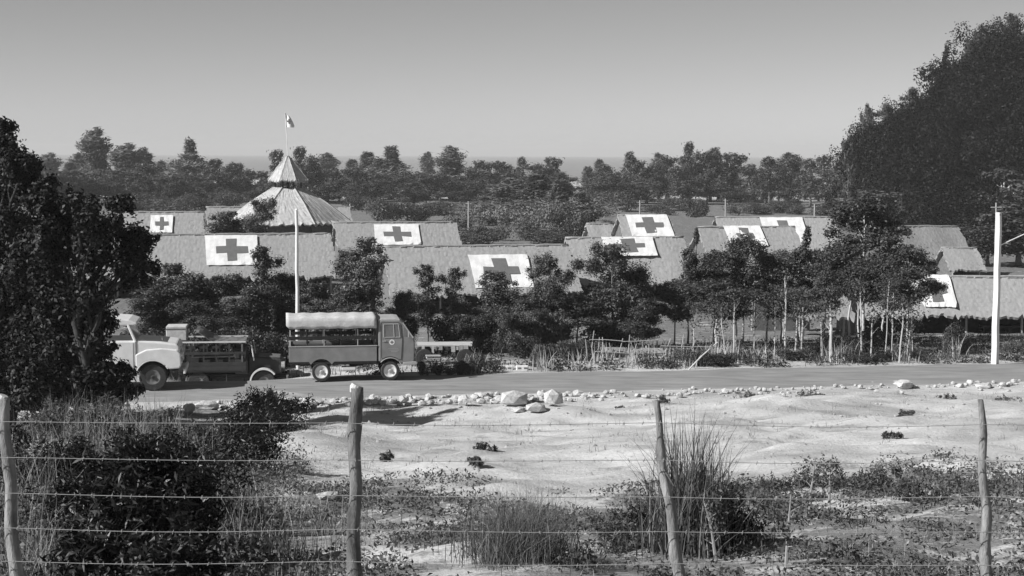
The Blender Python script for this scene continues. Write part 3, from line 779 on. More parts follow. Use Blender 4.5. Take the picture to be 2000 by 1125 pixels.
def dark_truck():
    loc = at(517, 761, ROAD_Y + ROAD_K * -9 + 4.3)
    z = h1(loc.x, loc.y)
    o = empty("stake_bed_truck", (loc.x, loc.y, loc.z), math.radians(7))
    tag(o, "dark open truck with a slatted stake bed carrying a pale crate and tarpaulin", "truck")
    HW = .85
    for s in (-1, 1):
        q = MB(); pts = arc(0, .40, .50, 190, 35, 16)
        n = len(pts); vs = [(p[0], s * (HW + .02), p[1]) for p in pts] + [(p[0], s * (HW - .26), p[1]) for p in pts]
        q.add(vs, [(i, i + 1, n + i + 1, n + i) for i in range(n - 1)]); fw = q.build("front_mudguard", M_GREYP, o, label="pale grey rounded front mudguard")
        so = fw.modifiers.new("t", 'SOLIDIFY'); so.thickness = .055
        q = MB(); q.tube([(.62, s * .55, .98), (.74, s * .55, .98)], [.11, .13], 16); q.build("headlight", M_CHROME, o)
        for x in (-2.95, -2.55, -2.1, -1.65, -1.2, -.75):
            q = MB(); q.box(x - .03, x + .03, s * (HW - .02) - .02, s * (HW - .02) + .02, .8, 1.88); q.build("stake", M_DARKP if x != -.75 else M_RIM, o)
        for zz in (.86, 1.02, 1.42, 1.84):
            wd = .09 if zz != 1.84 else .05
            q = MB(); q.box(-3.0, -.62, s * (HW + .015) - .012, s * (HW + .015) + .012, zz, zz + wd); q.build("slat", M_DARKP if zz != 1.84 else M_GREYP, o)
        q = MB(); q.tube([(-.34, s * .76, 1.18), (-.42, s * .76, 1.72)], .022, 6); q.build("windscreen_post", M_WHITEP, o)
        q = MB(); q.box(-3.0, -.6, s * HW - .02, s * HW + .02, .82, 1.14); q.build("bed_side", M_DARKP, o)
    q = MB(); q.box(-3.0, -.6, -HW + .03, HW - .03, .76, .82); q.build("bed_floor", M_DARKP, o)
    q = MB(); q.prism([(-.55, .62), (.66, .66), (.70, 1.10), (.60, 1.20), (-.30, 1.28), (-.55, 1.28)], -.50, .50); q.build("bonnet", M_DARKP, o, bevel=.06)
    q = MB(); q.prism([(-.16, 1.205), (.60, 1.205), (.58, 1.25), (-.2, 1.32)], -.42, .42); q.build("bonnet_top", M_RIM, o, bevel=.02)
    q = MB(); q.box(-1.0, -.56, -.80, .80, .70, 1.22); q.build("cowl", M_DARKP, o, bevel=.03)
    q = MB(); q.box(-1.02, -.62, -.7, .7, 1.22, 1.62); q.build("seat_back", M_DARKP, o, bevel=.03)
    q = MB(); q.box(.70, .74, -.4, .4, .68, 1.08); q.build("radiator", M_RIM, o)
    q = MB(); q.box(.80, .88, -.8, .8, .48, .60); q.build("bumper", M_RIM, o, bevel=.01)
    for s in (-1, 1):
        q = MB(); q.box(-2.9, .8, s * .36 - .04, s * .36 + .04, .5, .64); q.build("chassis_rail", M_BLACK, o)
    for x in (0, -2.3):
        q = MB(); q.tube([(x, -.66, .4), (x, .66, .4)], .06, 8); q.build("axle", M_BLACK, o)
        for s in (-1, 1): wheel(o, x, .40, .40, .20, s * .80, .20, s, M_RIM)
    q = MB(); q.tube([(-.45, .2, 1.30), (-.62, .2, 1.42)], .012, 5)
    q.disc_lathe([(.17, .19), (.19, .20), (.17, .21), (.15, .20), (.17, .19)], -.62, 1.45, 16); q.build("steering_wheel", M_BLACK, o)
    # its load: crate and tarpaulin (separate things)
    M4 = Matrix.Translation(o.location) @ Matrix.Rotation(math.radians(7), 4, 'Z')
    p = M4 @ Vector((-3.0, -.25, 1.90))
    c = empty("crate", p, math.radians(7)); tag(c, "pale cloth-wrapped crate on top of the dark stake-bed truck", "crate")
    q = MB(); q.box(-.42, .30, -.40, .40, 0, .52); q.build("box_body", M_CANVAS, c, bevel=.03)
    q = MB(); q.box(-.43, .31, -.41, .41, .40, .44); q.build("strap", M_RIM, c)
    q = MB(); q.box(-2.6, -.9, -.6, .6, .82, 1.28); q.build("load_sack", M_DARKP, o)
    rng = np.random.default_rng(5)
    nx, ny = 16, 8; vs = []
    for i in range(nx + 1):
        for j in range(ny + 1):
            s, t = i / nx, j / ny
            x = -2.36 + s * 1.75; y = -.86 + t * 1.72
            z = 2.32 - .40 * sstep(0, .45, s) - .02 * s - .10 * abs(t * 2 - 1) ** 4 + rng.normal() * .012
            vs.append(M4 @ Vector((x, y, float(z))))
    fs = [(i * (ny + 1) + j, (i + 1) * (ny + 1) + j, (i + 1) * (ny + 1) + j + 1, i * (ny + 1) + j + 1) for i in range(nx) for j in range(ny)]
    me = bpy.data.meshes.new("tarpaulin"); me.from_pydata(vs, [], fs); me.update(); me.materials.append(M_RIM)
    t_ = mobj("tarpaulin", me); so = t_.modifiers.new("t", 'SOLIDIFY'); so.thickness = .02
    tag(t_, "grey tarpaulin draped over the load of the dark truck", "tarpaulin")
dark_truck()

def plank_cart():
    D = ROAD_Y + ROAD_K * -2.4 + 5.4
    c = at(868, 735, D); g = h1(c.x, D)
    o = empty("flat_cart", (c.x, D, g), math.radians(4)); tag(o, "low flat cart with a pale plank deck beside the covered truck's front", "cart")
    M_PL = M("dusty_plank", .34, .56, scale=6, rough=.95, bump=.4, stretch=(.4, 2, 2))
    for k in range(5):
        y = -.52 + k * .21
        q = MB(); q.box(-1.02 + .05 * math.sin(k * 3), 1.02 + .06 * math.sin(k * 5), y, y + .195, .74, .79); q.build("plank", M_PL, o)
    rg = np.random.default_rng(12); x = -1.0
    while x < .95:                                            # uneven hanging boards along the near side
        w_ = rg.uniform(.10, .26)
        if rg.random() < .82:
            q = MB(); q.box(x, x + w_ - .02, -.555 - rg.uniform(0, .02), -.525, rg.uniform(.36, .62), .735 + rg.uniform(-.02, .05)); q.build("side_board", M_PL if rg.random() < .7 else M_POST, o)
        x += w_
    for x in (-.85, .85):
        q = MB(); q.box(x - .05, x + .05, -.5, .5, .66, .735); q.build("bearer", M_DARKWOOD, o)
        q = MB(); q.tube([(x * .9, -.62, .33), (x * .9, .62, .33)], .035, 8); q.build("axle", M_BLACK, o)
        for s_ in (-1, 1): wheel(o, x * .9, .33, .33, .16, s_ * .70, .13, s_, M_RIM)
    for k, (px_, w_, h_) in enumerate(((847, .55, .15), (847, .48, .30), (846, .50, .44))):
        p = at(px_, 735, D - 1.0); 
        bx = empty("wooden_box", (p.x, D - 1.0, h1(p.x, D - 1.0) + .15 * k), .08 * k); tag(bx, ("bottom", "middle", "top")[k] + " flat wooden box of the pile before the cart", "box")
        q = MB(); q.box(-w_ / 2, w_ / 2, -.15, .15, .005, .105); q.build("box_side", M_PL, bx, bevel=.006)
        q = MB(); q.box(-w_ / 2 - .02, w_ / 2 + .02, -.17, .17, .107, .143); q.build("lid", M_POST, bx)
plank_cart()

# ------------------------------------------------------------------ posts and poles
M_CONC = M("whitewashed_post", .58, .76, scale=5, rough=.85, bump=.3, stretch=(1, 1, .4), spec=.15)
def pole(name, label, cat, px0, py0, px1, py1, depth, r0, r1, mat, sq=False, extra=None):
    a = at(px0, py0, depth); b = at(px1, py1, depth)
    g = h1(a.x, depth)
    o = empty(name, (a.x, depth, g)); tag(o, label, cat)
    q = MB(); L = b - Vector((a.x, depth, g))
    n = 8
    q.tube([L * (i / n) + Vector((.012 * math.sin(i * 2.1), 0, 0)) - Vector((0, 0, .3 if i == 0 else 0)) for i in range(n + 1)], [r0 + (r1 - r0) * i / n for i in range(n + 1)], 4 if sq else 9)
    q.build("shaft", mat, o, bevel=.01 if sq else 0)
    return o, L
o, L = pole("utility_post", "tall whitewashed square post with a slanting stay beside the road", "post", 1943, 706, 1951, 415, 57.6, .155, .115, M_CONC, sq=True)
q = MB(); q.tube([L * .78, L * .78 + Vector((3.2, .3, 1.45))], .022, 6); q.build("stay_rod", M_CONC, o)
q = MB(); q.tube([L * .985 + Vector((0, -.2, 0)), L * .985 + Vector((0, .2, 0))], .02, 6); q.build("bolt", M_BLACK, o)
o, L = pole("flagstaff", "slender whitewashed flagstaff standing behind the covered truck", "pole", 582, 712, 579, 410, 57.0, .085, .055, M_CONC)
q = MB(); q.tube([L, L + Vector((0, 0, .05))], [.075, .02], 8); q.build("finial", M_CONC, o)
for i, (x, y0, y1, d, lab) in enumerate(((915, 440, 393, 190, "thin pale pole standing in the scrub beyond the wide cross-panel hut"),
                        (1250, 425, 391, 205, "thin pale pole above the short hut with the cross"),
                        (1591, 428, 399, 200, "thin pale pole behind the hut with the wide cloth panel"),
                        (1417, 430, 388, 215, "thin pale pole in grass between far trees and huts"),
                        (684, 440, 398, 158, "short pole at the end of the plain hut behind the hall"),
                        (1946, 440, 396, 100, "thin pole rising behind the tall whitewashed post"))):
    o, L = pole("thin_pole", lab, "pole", x, y0, x, y1, d, .11 if d > 150 else .06, .09 if d > 150 else .05, M_POST)
    q = MB(); q.tube([L - Vector((.35, 0, .3)), L + Vector((.35, 0, -.3))], .04, 5); q.build("cross_arm", M_POST, o)

# ------------------------------------------------------------------ foliage materials and tree prototypes
M_LEAF = M("leaf_dark", .038, .115, scale=2.2, rough=.5, spec=.35, rand=.25, trans=.12)
M_LEAF2 = M("leaf_mid", .045, .115, scale=2.0, rough=.55, spec=.3, rand=.25, trans=.15)
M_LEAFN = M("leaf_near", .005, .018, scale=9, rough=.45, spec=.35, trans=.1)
M_CASU = M("needle_foliage", .12, .22, scale=.8, rough=.8, spec=.1, rand=.25, trans=.2)
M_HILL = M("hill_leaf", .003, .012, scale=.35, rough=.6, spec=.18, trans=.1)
M_BARK = M("bark_grey", .10, .22, scale=9, rough=.95, bump=.6, stretch=(1, 1, .3), spec=.1)
M_BARKP = M("bark_pale", .36, .55, scale=9, rough=.9, bump=.5, stretch=(1, 1, .3), spec=.1)
M_DRY = M("dry_grass", .20, .40, scale=3, rough=.85, spec=.15, trans=.25)
M_GRASS = M("green_grass", .05, .13, scale=3, rough=.7, spec=.2, trans=.25)
M_WEED = M("weed_leaf", .05, .15, scale=5, rough=.6, spec=.25, trans=.2)
M_STEM = M("dry_stem", .18, .34, scale=6, rough=.9, spec=.1)

def tree_proto(seed, blobs, base_r, L, dens, leafmat, barkmat, h, trunk_bend=.02):
    rng = np.random.default_rng(seed)
    mbt = MB(); limbs(mbt, (0, 0, -.3), blobs, base_r, rng, bend=trunk_bend, fork=.78)
    me_t = bpy.data.meshes.new("trunk"); me_t.from_pydata(mbt.v, [], mbt.f); me_t.update(); me_t.materials.append(barkmat)
    me_t.polygons.foreach_set("use_smooth", [True] * len(me_t.polygons))
    V, Q = blob_leaves(fray(blobs, rng, 3, .5), dens, L, rng, soft=True)
    me_c = quads_mesh("crown", V, Q, leafmat)
    w = float(np.percentile(V[:, 0], 98.5) - np.percentile(V[:, 0], 1.5))
    return (me_t, me_c, float(np.percentile(V[:, 2], 99.6)), w)
def put_tree(name, proto, loc, height, width, rz, label, group=None, cat="tree"):
    o = empty(name, loc, rz); tag(o, label, cat, group)
    sz = height / proto[2]; sx = width / proto[3]
    o.scale = (sx, sx, sz)
    mobj("trunk", proto[0], o); mobj("crown", proto[1], o)
    return o
def rand_blobs(rng, n, h, crown0, r, w):
    """n lumps filling a crown between height crown0 and h, half width w"""
    out = []
    for i in range(n):
        t = (i + .5) / n
        z = crown0 + (h - crown0) * t
        env = math.sin(math.pi * (.18 + .72 * t)) ** .7
        a = rng.uniform(0, 6.28); rr = rng.uniform(.25, .95) * w * env
        s = r * rng.uniform(.7, 1.2) * (.7 + .5 * env)
        if i == n - 1: rr *= .25; s *= .8
        out.append((rr * math.cos(a), rr * math.sin(a), min(z, h - s * .7), s, s, s * rng.uniform(.65, .95)))
    return out

# near-row trees (about 60-75 m away)
ROW = []
for k, (n, c0, r, w, bark, lm) in enumerate(((11, 1.0, .55, 1.0, M_BARK, M_LEAF), (9, 2.2, .5, .8, M_BARKP, M_LEAF2), (12, .7, .6, 1.1, M_BARK, M_LEAF),
                                         (8, 2.5, .42, .7, M_BARKP, M_LEAF2), (11, 1.9, .46, .9, M_BARKP, M_LEAF), (7, 1.2, .38, .45, M_BARK, M_LEAF))):
    rng = np.random.default_rng(40 + k)
    ROW.append(tree_proto(60 + k, rand_blobs(rng, n + 3, 4.5, c0, r * .95, w), .045, .095, 1500, lm, bark, 4.5))
def base_z(px, d):
    x = ray(px, 500).x * d
    return Vector((x, d, h1(x, d)))
def row_tree(kind, px, d, top, wpx, label, group="small trees between the road and the huts", name="leafy_tree"):
    b = base_z(px, d); t = at(px, top, d)
    return put_tree(name, ROW[kind], b, t.z - b.z, wpx / F * d, random.uniform(0, 6.28), label, group)
RT = "bushy dark tree in the row between the road and the huts"
RP = "slim pale-trunked tree with thin foliage by the roadside"
BT = "dark bushy tree crowding behind the dark stake-bed truck"
CT = "dark bushy tree behind the covered truck's canopy"
rows = [(0, 338, 63, 518, 105, "dark rounded tree above the crate on the dark truck"), (2, 425, 64, 538, 100, "dark rounded tree right below the big cross panel"), (5, 516, 62, 482, 62, "narrow dark tree with a pointed top touching the big cross panel"),
        (2, 550, 63, 535, 80, "dark bushy tree left of the slender flagstaff"), (0, 485, 61, 565, 95, BT), (2, 630, 62, 552, 90, CT), (0, 718, 61, 468, 98, "tall dark tree rising just behind the covered truck's cab"),
        (2, 785, 62, 572, 70, "dark bushy tree between the covered truck and the pale open car"), (0, 300, 62, 560, 110, BT), (2, 380, 60.5, 590, 95, BT), (0, 590, 61.5, 580, 80, CT), (2, 675, 60.5, 570, 80, CT),
        (5, 836, 66, 518, 50, "narrow dark tree left of its slim twin before the wide hut"), (5, 885, 66, 524, 42, "narrow dark tree right of its slim twin before the wide hut"), (2, 908, 62, 590, 80, "low dark tree behind the pale open car"), (0, 962, 64, 532, 95, "dark tree whose crown covers the lower corner of the large cross panel"),
        (2, 1072, 64, 502, 88, "dark tree standing right beside the large half-hidden cross panel"),
        (2, 1020, 61, 585, 80, "low dark tree under the large half-hidden cross panel"), (0, 1128, 63, 572, 80, "low dark tree left of the broad round one"), (2, 1200, 65, 478, 132, "broad round tree hiding part of a cross panel, near the stick fence"),
        (0, 1258, 63, 585, 70, "low dark tree right of the broad round one"), (4, 1318, 66, 548, 72, RT), (5, 1345, 68, 486, 56, "narrow tall tree left of the twin tree tops"), (4, 1395, 68, 492, 70, "left one of twin tree tops before a cross panel"), (4, 1452, 68, 462, 84, "right one of twin tree tops before a cross panel"),
        (1, 1400, 64, 552, 90, RP), (4, 1500, 69, 495, 80, RT), (4, 1562, 70, 484, 78, "dark tree below the narrow leaning shrub"), (1, 1440, 65, 565, 85, RP), (1, 1530, 66, 560, 80, RP),
        (4, 1615, 70, 490, 76, RT), (3, 1565, 65, 560, 70, RP), (4, 1692, 68, 390, 128, "tallest leafy tree of the roadside row, in front of the hill's foot"), (1, 1660, 66, 480, 95, RP),
        (1, 1727, 63, 510, 90, RP), (3, 1745, 62, 530, 70, RP), (4, 1778, 66, 482, 84, "dark tree left of the cross panel by the whitewashed post"), (3, 1625, 61, 530, 66, RP), (3, 1680, 64, 510, 80, RP)]
for k, px, d, top, w, lab in rows:
    row_tree(k, px, d, top, w, lab, {RT: "dark trees before the right-hand huts", RP: "pale-trunked roadside trees", BT: "trees behind the dark truck", CT: "trees behind the covered truck"}.get(lab))
# narrow dark leaf-shaped shrubs above the roofs
def spike(px, py0, py1, wpx, d, lean, label):
    a = at(px, py1, d); b = at(px + lean, py0, d)
    rng = np.random.default_rng(px)
    g = h1(a.x, d)
    o = empty("slender_shrub", (a.x, d, g)); tag(o, label, "shrub")
    A = a - Vector((a.x, d, g)); B = b - Vector((a.x, d, g)); w = wpx / F * d / 2
    bl = [tuple(A.lerp(B, t)) + (w * s, w * s, (B - A).length * .16) for t, s in ((.12, .7), (.3, 1), (.5, 1.1), (.7, .95), (.88, .6))]
    V, Q = blob_leaves(bl, 900, .16, rng, shell=.2); mobj("crown", quads_mesh("crown", V, Q, M_LEAF), o)
    q = MB(); q.tube([(0, 0, -.2), tuple(A), tuple(A.lerp(B, .8))], [.06, .04, .02], 6); q.build("stem", M_BARK, o)
spike(1571, 442, 492, 16, 72, 8, "narrow upright shrub leaning before the cloth-panelled thatch")
spike(1360, 446, 478, 11, 104, 0, "small pointed shrub at the gable of a cross-panelled hut")

# tree in front of the hall, bushes behind huts
def bush_proto(seed, L, dens, mat):
    rng = np.random.default_rng(seed)
    bl = [(rng.normal() * .45, rng.normal() * .45, .25 + .5 * rng.random(), *(lambda s: (s, s, s * .8))(rng.uniform(.3, .5))) for _ in range(9)]
    mbt = MB()
    limbs(mbt, (0, 0, -.1), bl, .05, rng)
    me_t = bpy.data.meshes.new("stem"); me_t.from_pydata(mbt.v, [], mbt.f); me_t.update(); me_t.materials.append(M_BARK)
    V, Q = blob_leaves(bl, dens, L, rng)
    return (me_t, quads_mesh("crown", V, Q, mat), float(np.percentile(V[:, 2], 99.5)), float(np.percentile(V[:, 0], 98.5) - np.percentile(V[:, 0], 1.5)))
BUSH = [bush_proto(90, .09, 900, M_LEAF), bush_proto(91, .09, 800, M_LEAF2), bush_proto(92, .12, 600, M_CASU)]
def put_bush(kind, px, base, top, wpx, label, group=None, d=None):
    p = gnd(px, base) if d is None else base_z(px, d)
    d = p.y; t = at(px, top, d)
    o = empty("shrub", p, random.uniform(0, 6.28)); tag(o, label, "shrub", group)
    pr = BUSH[kind]; sx = wpx / F * d / pr[3]; o.scale = (sx, sx, max(.2, (t.z - p.z)) / pr[2])
    mobj("stem", pr[0], o); mobj("crown", pr[1], o)
    return o
for k, (px, top, w) in enumerate(((450, 415, 95), (500, 390, 85))):
    b = base_z(px, 114); t = at(px, top, 114)
    put_tree("leafy_tree", ROW[(0, 2)[k]], b, t.z - b.z, w / F * 114, k * 2.0, "dark leafy tree spreading in front of the round hall's roof", "trees before the round hall")
SCR = "low shrub in the open scrub between huts and far trees"
for (k, px, base, top, w) in ((0, 735, 432, 388, 70), (0, 800, 432, 395, 85), (1, 770, 420, 395, 60), (0, 950, 478, 452, 110), (0, 1050, 478, 450, 120), (2, 900, 450, 420, 80), (2, 960, 440, 400, 110), (2, 1010, 445, 400, 120),
                              (2, 1075, 450, 395, 120), (0, 1135, 476, 420, 60), (0, 1185, 462, 430, 40), (0, 1345, 424, 388, 55), (1, 1210, 412, 372, 70), (0, 1160, 400, 370, 60), (1, 1290, 420, 400, 50), (2, 1440, 420, 398, 60),
                              (1, 1480, 418, 395, 60), (1, 1530, 416, 392, 70), (0, 1560, 420, 402, 40), (1, 1610, 420, 395, 60), (1, 1330, 410, 385, 60), (2, 1120, 440, 400, 80), (1, 250, 415, 385, 70), (1, 300, 412, 385, 80),
                              (0, 350, 412, 388, 80), (1, 385, 410, 380, 60), (1, 450, 405, 372, 60), (1, 700, 410, 380, 60), (1, 850, 420, 395, 80), (2, 1030, 470, 425, 90), (1, 930, 470, 440, 60), (2, 1090, 430, 380, 90)):
    put_bush(k, px, base, top, w, SCR, "shrubs in the scrub")
CB = "dark low bush among the tree trunks beside the road"
for (px, base, top, w) in ((822, 733, 706, 26), (917, 733, 698, 34), (938, 730, 690, 30), (876, 736, 716, 22), (858, 734, 712, 20), (895, 733, 708, 24), (1010, 700, 655, 60), (1060, 715, 672, 50), (1110, 705, 665, 60), (980, 690, 640, 60), (1150, 700, 665, 40), (1345, 715, 682, 70), (1410, 716, 690, 60),
                           (1880, 690, 664, 24), (1990, 690, 668, 40), (1540, 704, 684, 60), (1655, 704, 688, 80), (1725, 704, 690, 50), (1475, 708, 690, 60), (1790, 700, 682, 60),
                           (300, 735, 650, 100), (620, 705, 640, 80), (400, 720, 640, 90), (480, 715, 640, 90), (540, 715, 650, 70), (750, 705, 640, 80), (700, 702, 630, 70), (870, 690, 620, 80), (930, 690, 620, 70), (1215, 680, 620, 110), (1080, 690, 610, 90)):
    put_bush(0, px, base, top, w, CB, "bushes beside the road")
LB = "grey leafy bush standing near the open hut"
for (px, base, top, w) in ((1690, 690, 640, 90), (1650, 700, 655, 60), (1860, 690, 632, 45), (1600, 700, 655, 50)):
    put_bush(1, px, base, top, w, LB, "lighter bushes near the open hut")

# ------------------------------------------------------------------ far tree line
FAR = []
for k in range(5):
    rng = np.random.default_rng(140 + k)
    FAR.append(tree_proto(150 + k, rand_blobs(rng, 12 + k, 10, 2.2, 1.4, 2.6), .22, .42, 58, M_LEAF if k % 2 == 0 else M_LEAF2, M_BARKP if k == 1 else M_BARK, 10))
def casu_proto(seed):
    rng = np.random.default_rng(seed)
    H = 13.0; Vs = []; Qs = []; off = 0
    mbt = MB(); mbt.tube([(0, 0, -.3), (.1, 0, H * .5), (0, .1, H * .97)], [.2, .12, .03], 6)
    for i in range(70):
        t = rng.uniform(.14, .99); z = H * t
        env = 2.5 * min(1, (1 - t) * 1.7) * (.6 + .4 * math.sin(t * 9 + seed)) + .25
        a = rng.uniform(0, 6.28); c = np.array([math.cos(a) * env * .6, math.sin(a) * env * .6, z])
        mbt.tube([(0, 0, z - .6), (c[0], c[1], z)], [.05, .02], 4)
        n = 60
        C = c + rng.normal(size=(n, 3)) * np.array([.32 * env, .32 * env, .42])
        N = rng.normal(size=(n, 3)) + np.array([math.cos(a), math.sin(a), .2]) * .6
        V, Q = leaf_quads(C, N, rng.uniform(.5, .95, n), .16, rng, up=np.array([math.cos(a) * .4, math.sin(a) * .4, .8]))
        Vs.append(V); Qs.append(Q + off); off += len(V)
    V = np.concatenate(Vs)
    me_t = bpy.data.meshes.new("trunk"); me_t.from_pydata(mbt.v, [], mbt.f); me_t.update(); me_t.materials.append(M_BARK)
    return (me_t, quads_mesh("crown", V, np.concatenate(Qs), M_CASU), float(np.percentile(V[:, 2], 99.7)), float(np.percentile(V[:, 0], 98) - np.percentile(V[:, 0], 2)))
CASU = [casu_proto(3), casu_proto(4), casu_proto(6)]
def far_tree(kind, px, top, wpx, d, label, group):
    b = base_z(px, d); t = at(px, top, d)
    pr = CASU[kind % 3] if kind >= 10 else FAR[kind % 5]
    if kind >= 10: wpx *= 1.7
    put_tree("casuarina_tree" if kind >= 10 else "broadleaf_tree", pr, b, max(2.0, t.z - b.z), wpx / F * d, random.uniform(0, 6.28), label, group)
LC = "tall feathery needle-leaved tree along the shore"
LR = "round-crowned dark tree in the far tree line"
for px, top, w, d in ((190, 252, 62, 310), (160, 300, 50, 360), (100, 300, 50, 380), (140, 318, 50, 330), (250, 282, 70, 330), (285, 290, 60, 345), (320, 315, 50, 360), (374, 273, 52, 320), (350, 330, 50, 340), (455, 318, 40, 420), (765, 287, 60, 330),
                      (720, 298, 60, 345), (740, 310, 60, 330), (880, 287, 62, 330), (835, 298, 34, 430), (640, 300, 50, 430), (690, 312, 50, 380), (1230, 298, 46, 330), (1285, 300, 40, 335), (1170, 312, 40, 360),
                      (1000, 350, 90, 215), (1050, 342, 90, 210), (1095, 352, 80, 205), (960, 362, 70, 220), (1130, 375, 60, 200), (1395, 290, 50, 360), (1540, 300, 60, 370), (60, 300, 50, 400)):
    far_tree(10 + int(px) % 3, px, top, w, d, LC, "feathery shore trees")
for px, top, w, d in ((240, 330, 80, 300), (285, 320, 80, 295), (425, 312, 62, 310), (395, 330, 50, 320), (470, 320, 45, 310), (545, 294, 50, 300), (590, 288, 50, 295), (610, 318, 60, 300), (650, 330, 60, 320), (690, 328, 60, 310),
                      (820, 338, 60, 320), (860, 340, 60, 315), (940, 315, 70, 325), (982, 316, 52, 330), (1020, 308, 36, 330), (1075, 308, 60, 330), (1148, 326, 36, 340), (1180, 322, 60, 330), (1245, 315, 60, 320), (1300, 305, 50, 325), (1345, 279, 40, 315),
                      (1340, 305, 70, 320), (1385, 298, 80, 320), (1425, 300, 80, 315), (1460, 322, 60, 310), (1500, 308, 60, 300), (1540, 308, 60, 300), (1580, 312, 60, 290), (1610, 304, 50, 280), (1640, 318, 60, 270), (1660, 330, 60, 250),
                      (180, 350, 70, 290), (120, 340, 80, 280), (60, 340, 80, 270), (330, 345, 70, 300), (510, 335, 70, 310), (560, 330, 60, 310), (740, 340, 80, 310), (780, 345, 60, 320), (900, 345, 70, 320), (1215, 345, 60, 330), (1270, 340, 60, 320)):
    far_tree(int(px) % 5, px, top, w, d, LR, "round trees of the far tree line")
rr = random.Random(5)
px = 20.0
while px < 1700:
    if not (1105 < px < 1142):
        far_tree(rr.randrange(5), px, rr.uniform(328, 372), rr.uniform(36, 80), rr.uniform(285, 340), LR, "round trees of the far tree line")
    px += rr.uniform(16, 30)

# ------------------------------------------------------------------ wooded hill
SIL = [(1636, 430), (1648, 345), (1656, 305), (1655, 278), (1680, 240), (1700, 222), (1725, 210), (1760, 184), (1800, 163), (1820, 134), (1850, 112), (1880, 92), (1905, 58), (1940, 42), (1975, 34), (2000, 42), (2060, 60), (2200, 120), (2400, 230), (2600, 300)]
HD = 205.0
_sx = np.array([ray(p, 300).x * HD for p, _ in SIL]); _sz = np.array([CAM_H + ray(p, q).z * HD for p, q in SIL])
def hill_h(x, y):
    rz = np.interp(x - np.maximum(y - HD, 0) * .34, _sx, _sz, left=-8, right=-3) - 4.4
    v = (y - HD) / np.where(y < HD, 46.0, 60.0)
    f = np.clip(1 - np.abs(v) ** 1.7, 0, 1)
    base = hgt(x, y)
    lump = 1.1 * np.sin(x * .31 + y * .17) * np.sin(y * .23) + .6 * np.sin(x * .7 + 2) * np.sin(y * .61 + 1)
    return base - .5 + np.maximum(rz + lump * f - base, 0) * f
def build_hill():
    xs = np.linspace(36, 165, 110); ys = np.linspace(150, 268, 100)
    X, Y = np.meshgrid(xs, ys, indexing='ij'); Z = hill_h(X, Y)
    V = np.stack([X, Y, Z], -1).reshape(-1, 3); I = np.arange(X.size).reshape(X.shape)
    Q = np.stack([I[:-1, :-1], I[1:, :-1], I[1:, 1:], I[:-1, 1:]], -1).reshape(-1, 4)
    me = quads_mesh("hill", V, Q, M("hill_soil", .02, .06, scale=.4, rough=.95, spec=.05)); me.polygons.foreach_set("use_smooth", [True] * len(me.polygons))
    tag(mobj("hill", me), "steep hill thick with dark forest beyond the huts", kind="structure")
    rng = np.random.default_rng(77)
    bl = []
    while len(bl) < 1700:
        x = rng.uniform(42, 118); y = rng.uniform(157, 222)
        z = float(hill_h(x, y)); b = float(hgt(x, y))
        if z < b - .3: continue
        if x > 82 and rng.random() < .5: continue
        s = rng.uniform(.9, 1.6) if rng.random() < .6 else rng.uniform(1.8, 3.2)
        bl.append((x, y, z + s * rng.uniform(.1, 1.0), s, s, s * rng.uniform(.7, 1.15)))
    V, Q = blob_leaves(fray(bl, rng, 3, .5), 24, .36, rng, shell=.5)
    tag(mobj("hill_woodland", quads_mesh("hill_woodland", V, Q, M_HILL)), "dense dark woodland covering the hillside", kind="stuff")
build_hill()
for px, top, w, d in ((1694, 205, 22, 203), (1845, 86, 14, 205), (1968, 28, 46, 207), (1660, 268, 40, 200), (1914, 50, 24, 206), (1888, 78, 22, 205), (1780, 172, 40, 204), (1730, 203, 40, 203)):
    x = ray(px, 200).x * d; z = float(hill_h(x, d)) - .3; t = at(px, top, d)
    put_tree("broadleaf_tree", FAR[int(px) % 5], Vector((x, d, z)), max(1.5, t.z - z), w / F * d, px * 1.0, "tree standing out on the skyline of the wooded hill", "skyline trees of the hill")
for px, base, top, w in ((1700, 470, 372, 120), (1760, 450, 360, 130), (1830, 460, 365, 130), (1900, 470, 350, 120), (1960, 480, 330, 130), (2030, 480, 340, 140), (1930, 520, 420, 120), (1990, 520, 400, 120), (1880, 455, 400, 90)):
    p = gnd(px, base); t = at(px, top, p.y)
    put_tree("broadleaf_tree", FAR[(px // 10) % 5], p, t.z - p.z, w / F * p.y, px * 1.0, "dark tree at the foot of the wooded hill", "trees at the hill's foot")

# ------------------------------------------------------------------ big dark trees at the left
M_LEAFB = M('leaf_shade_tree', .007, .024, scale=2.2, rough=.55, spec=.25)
def px_tree(name, label, blobs_px, d, base_px, r0, L=.12, dens=1500, mat=None, seed=1):
    rng = np.random.default_rng(seed)
    b = base_z(base_px, d)
    bl = []
    for (px, py, r) in blobs_px:
        p = at(px, py, d) - b; rr_ = r / F * d
        bl.append((p.x, rng.normal() * rr_ * .6, p.z, rr_, rr_ * 1.0, rr_ * .85))
    o = empty(name, b); tag(o, label, "tree")
    mbt = MB(); limbs(mbt, (0, 0, -.3), bl, r0, rng); mbt.build("trunk", M('bark_dark', .03, .07, scale=9, rough=.95, bump=.6, spec=.1), o, smooth=True)
    V, Q = blob_leaves(fray(bl, rng, 4, .45), dens * 1.0, L, rng, soft=True); mobj("crown", quads_mesh("crown", V, Q, mat or M_LEAFB), o)
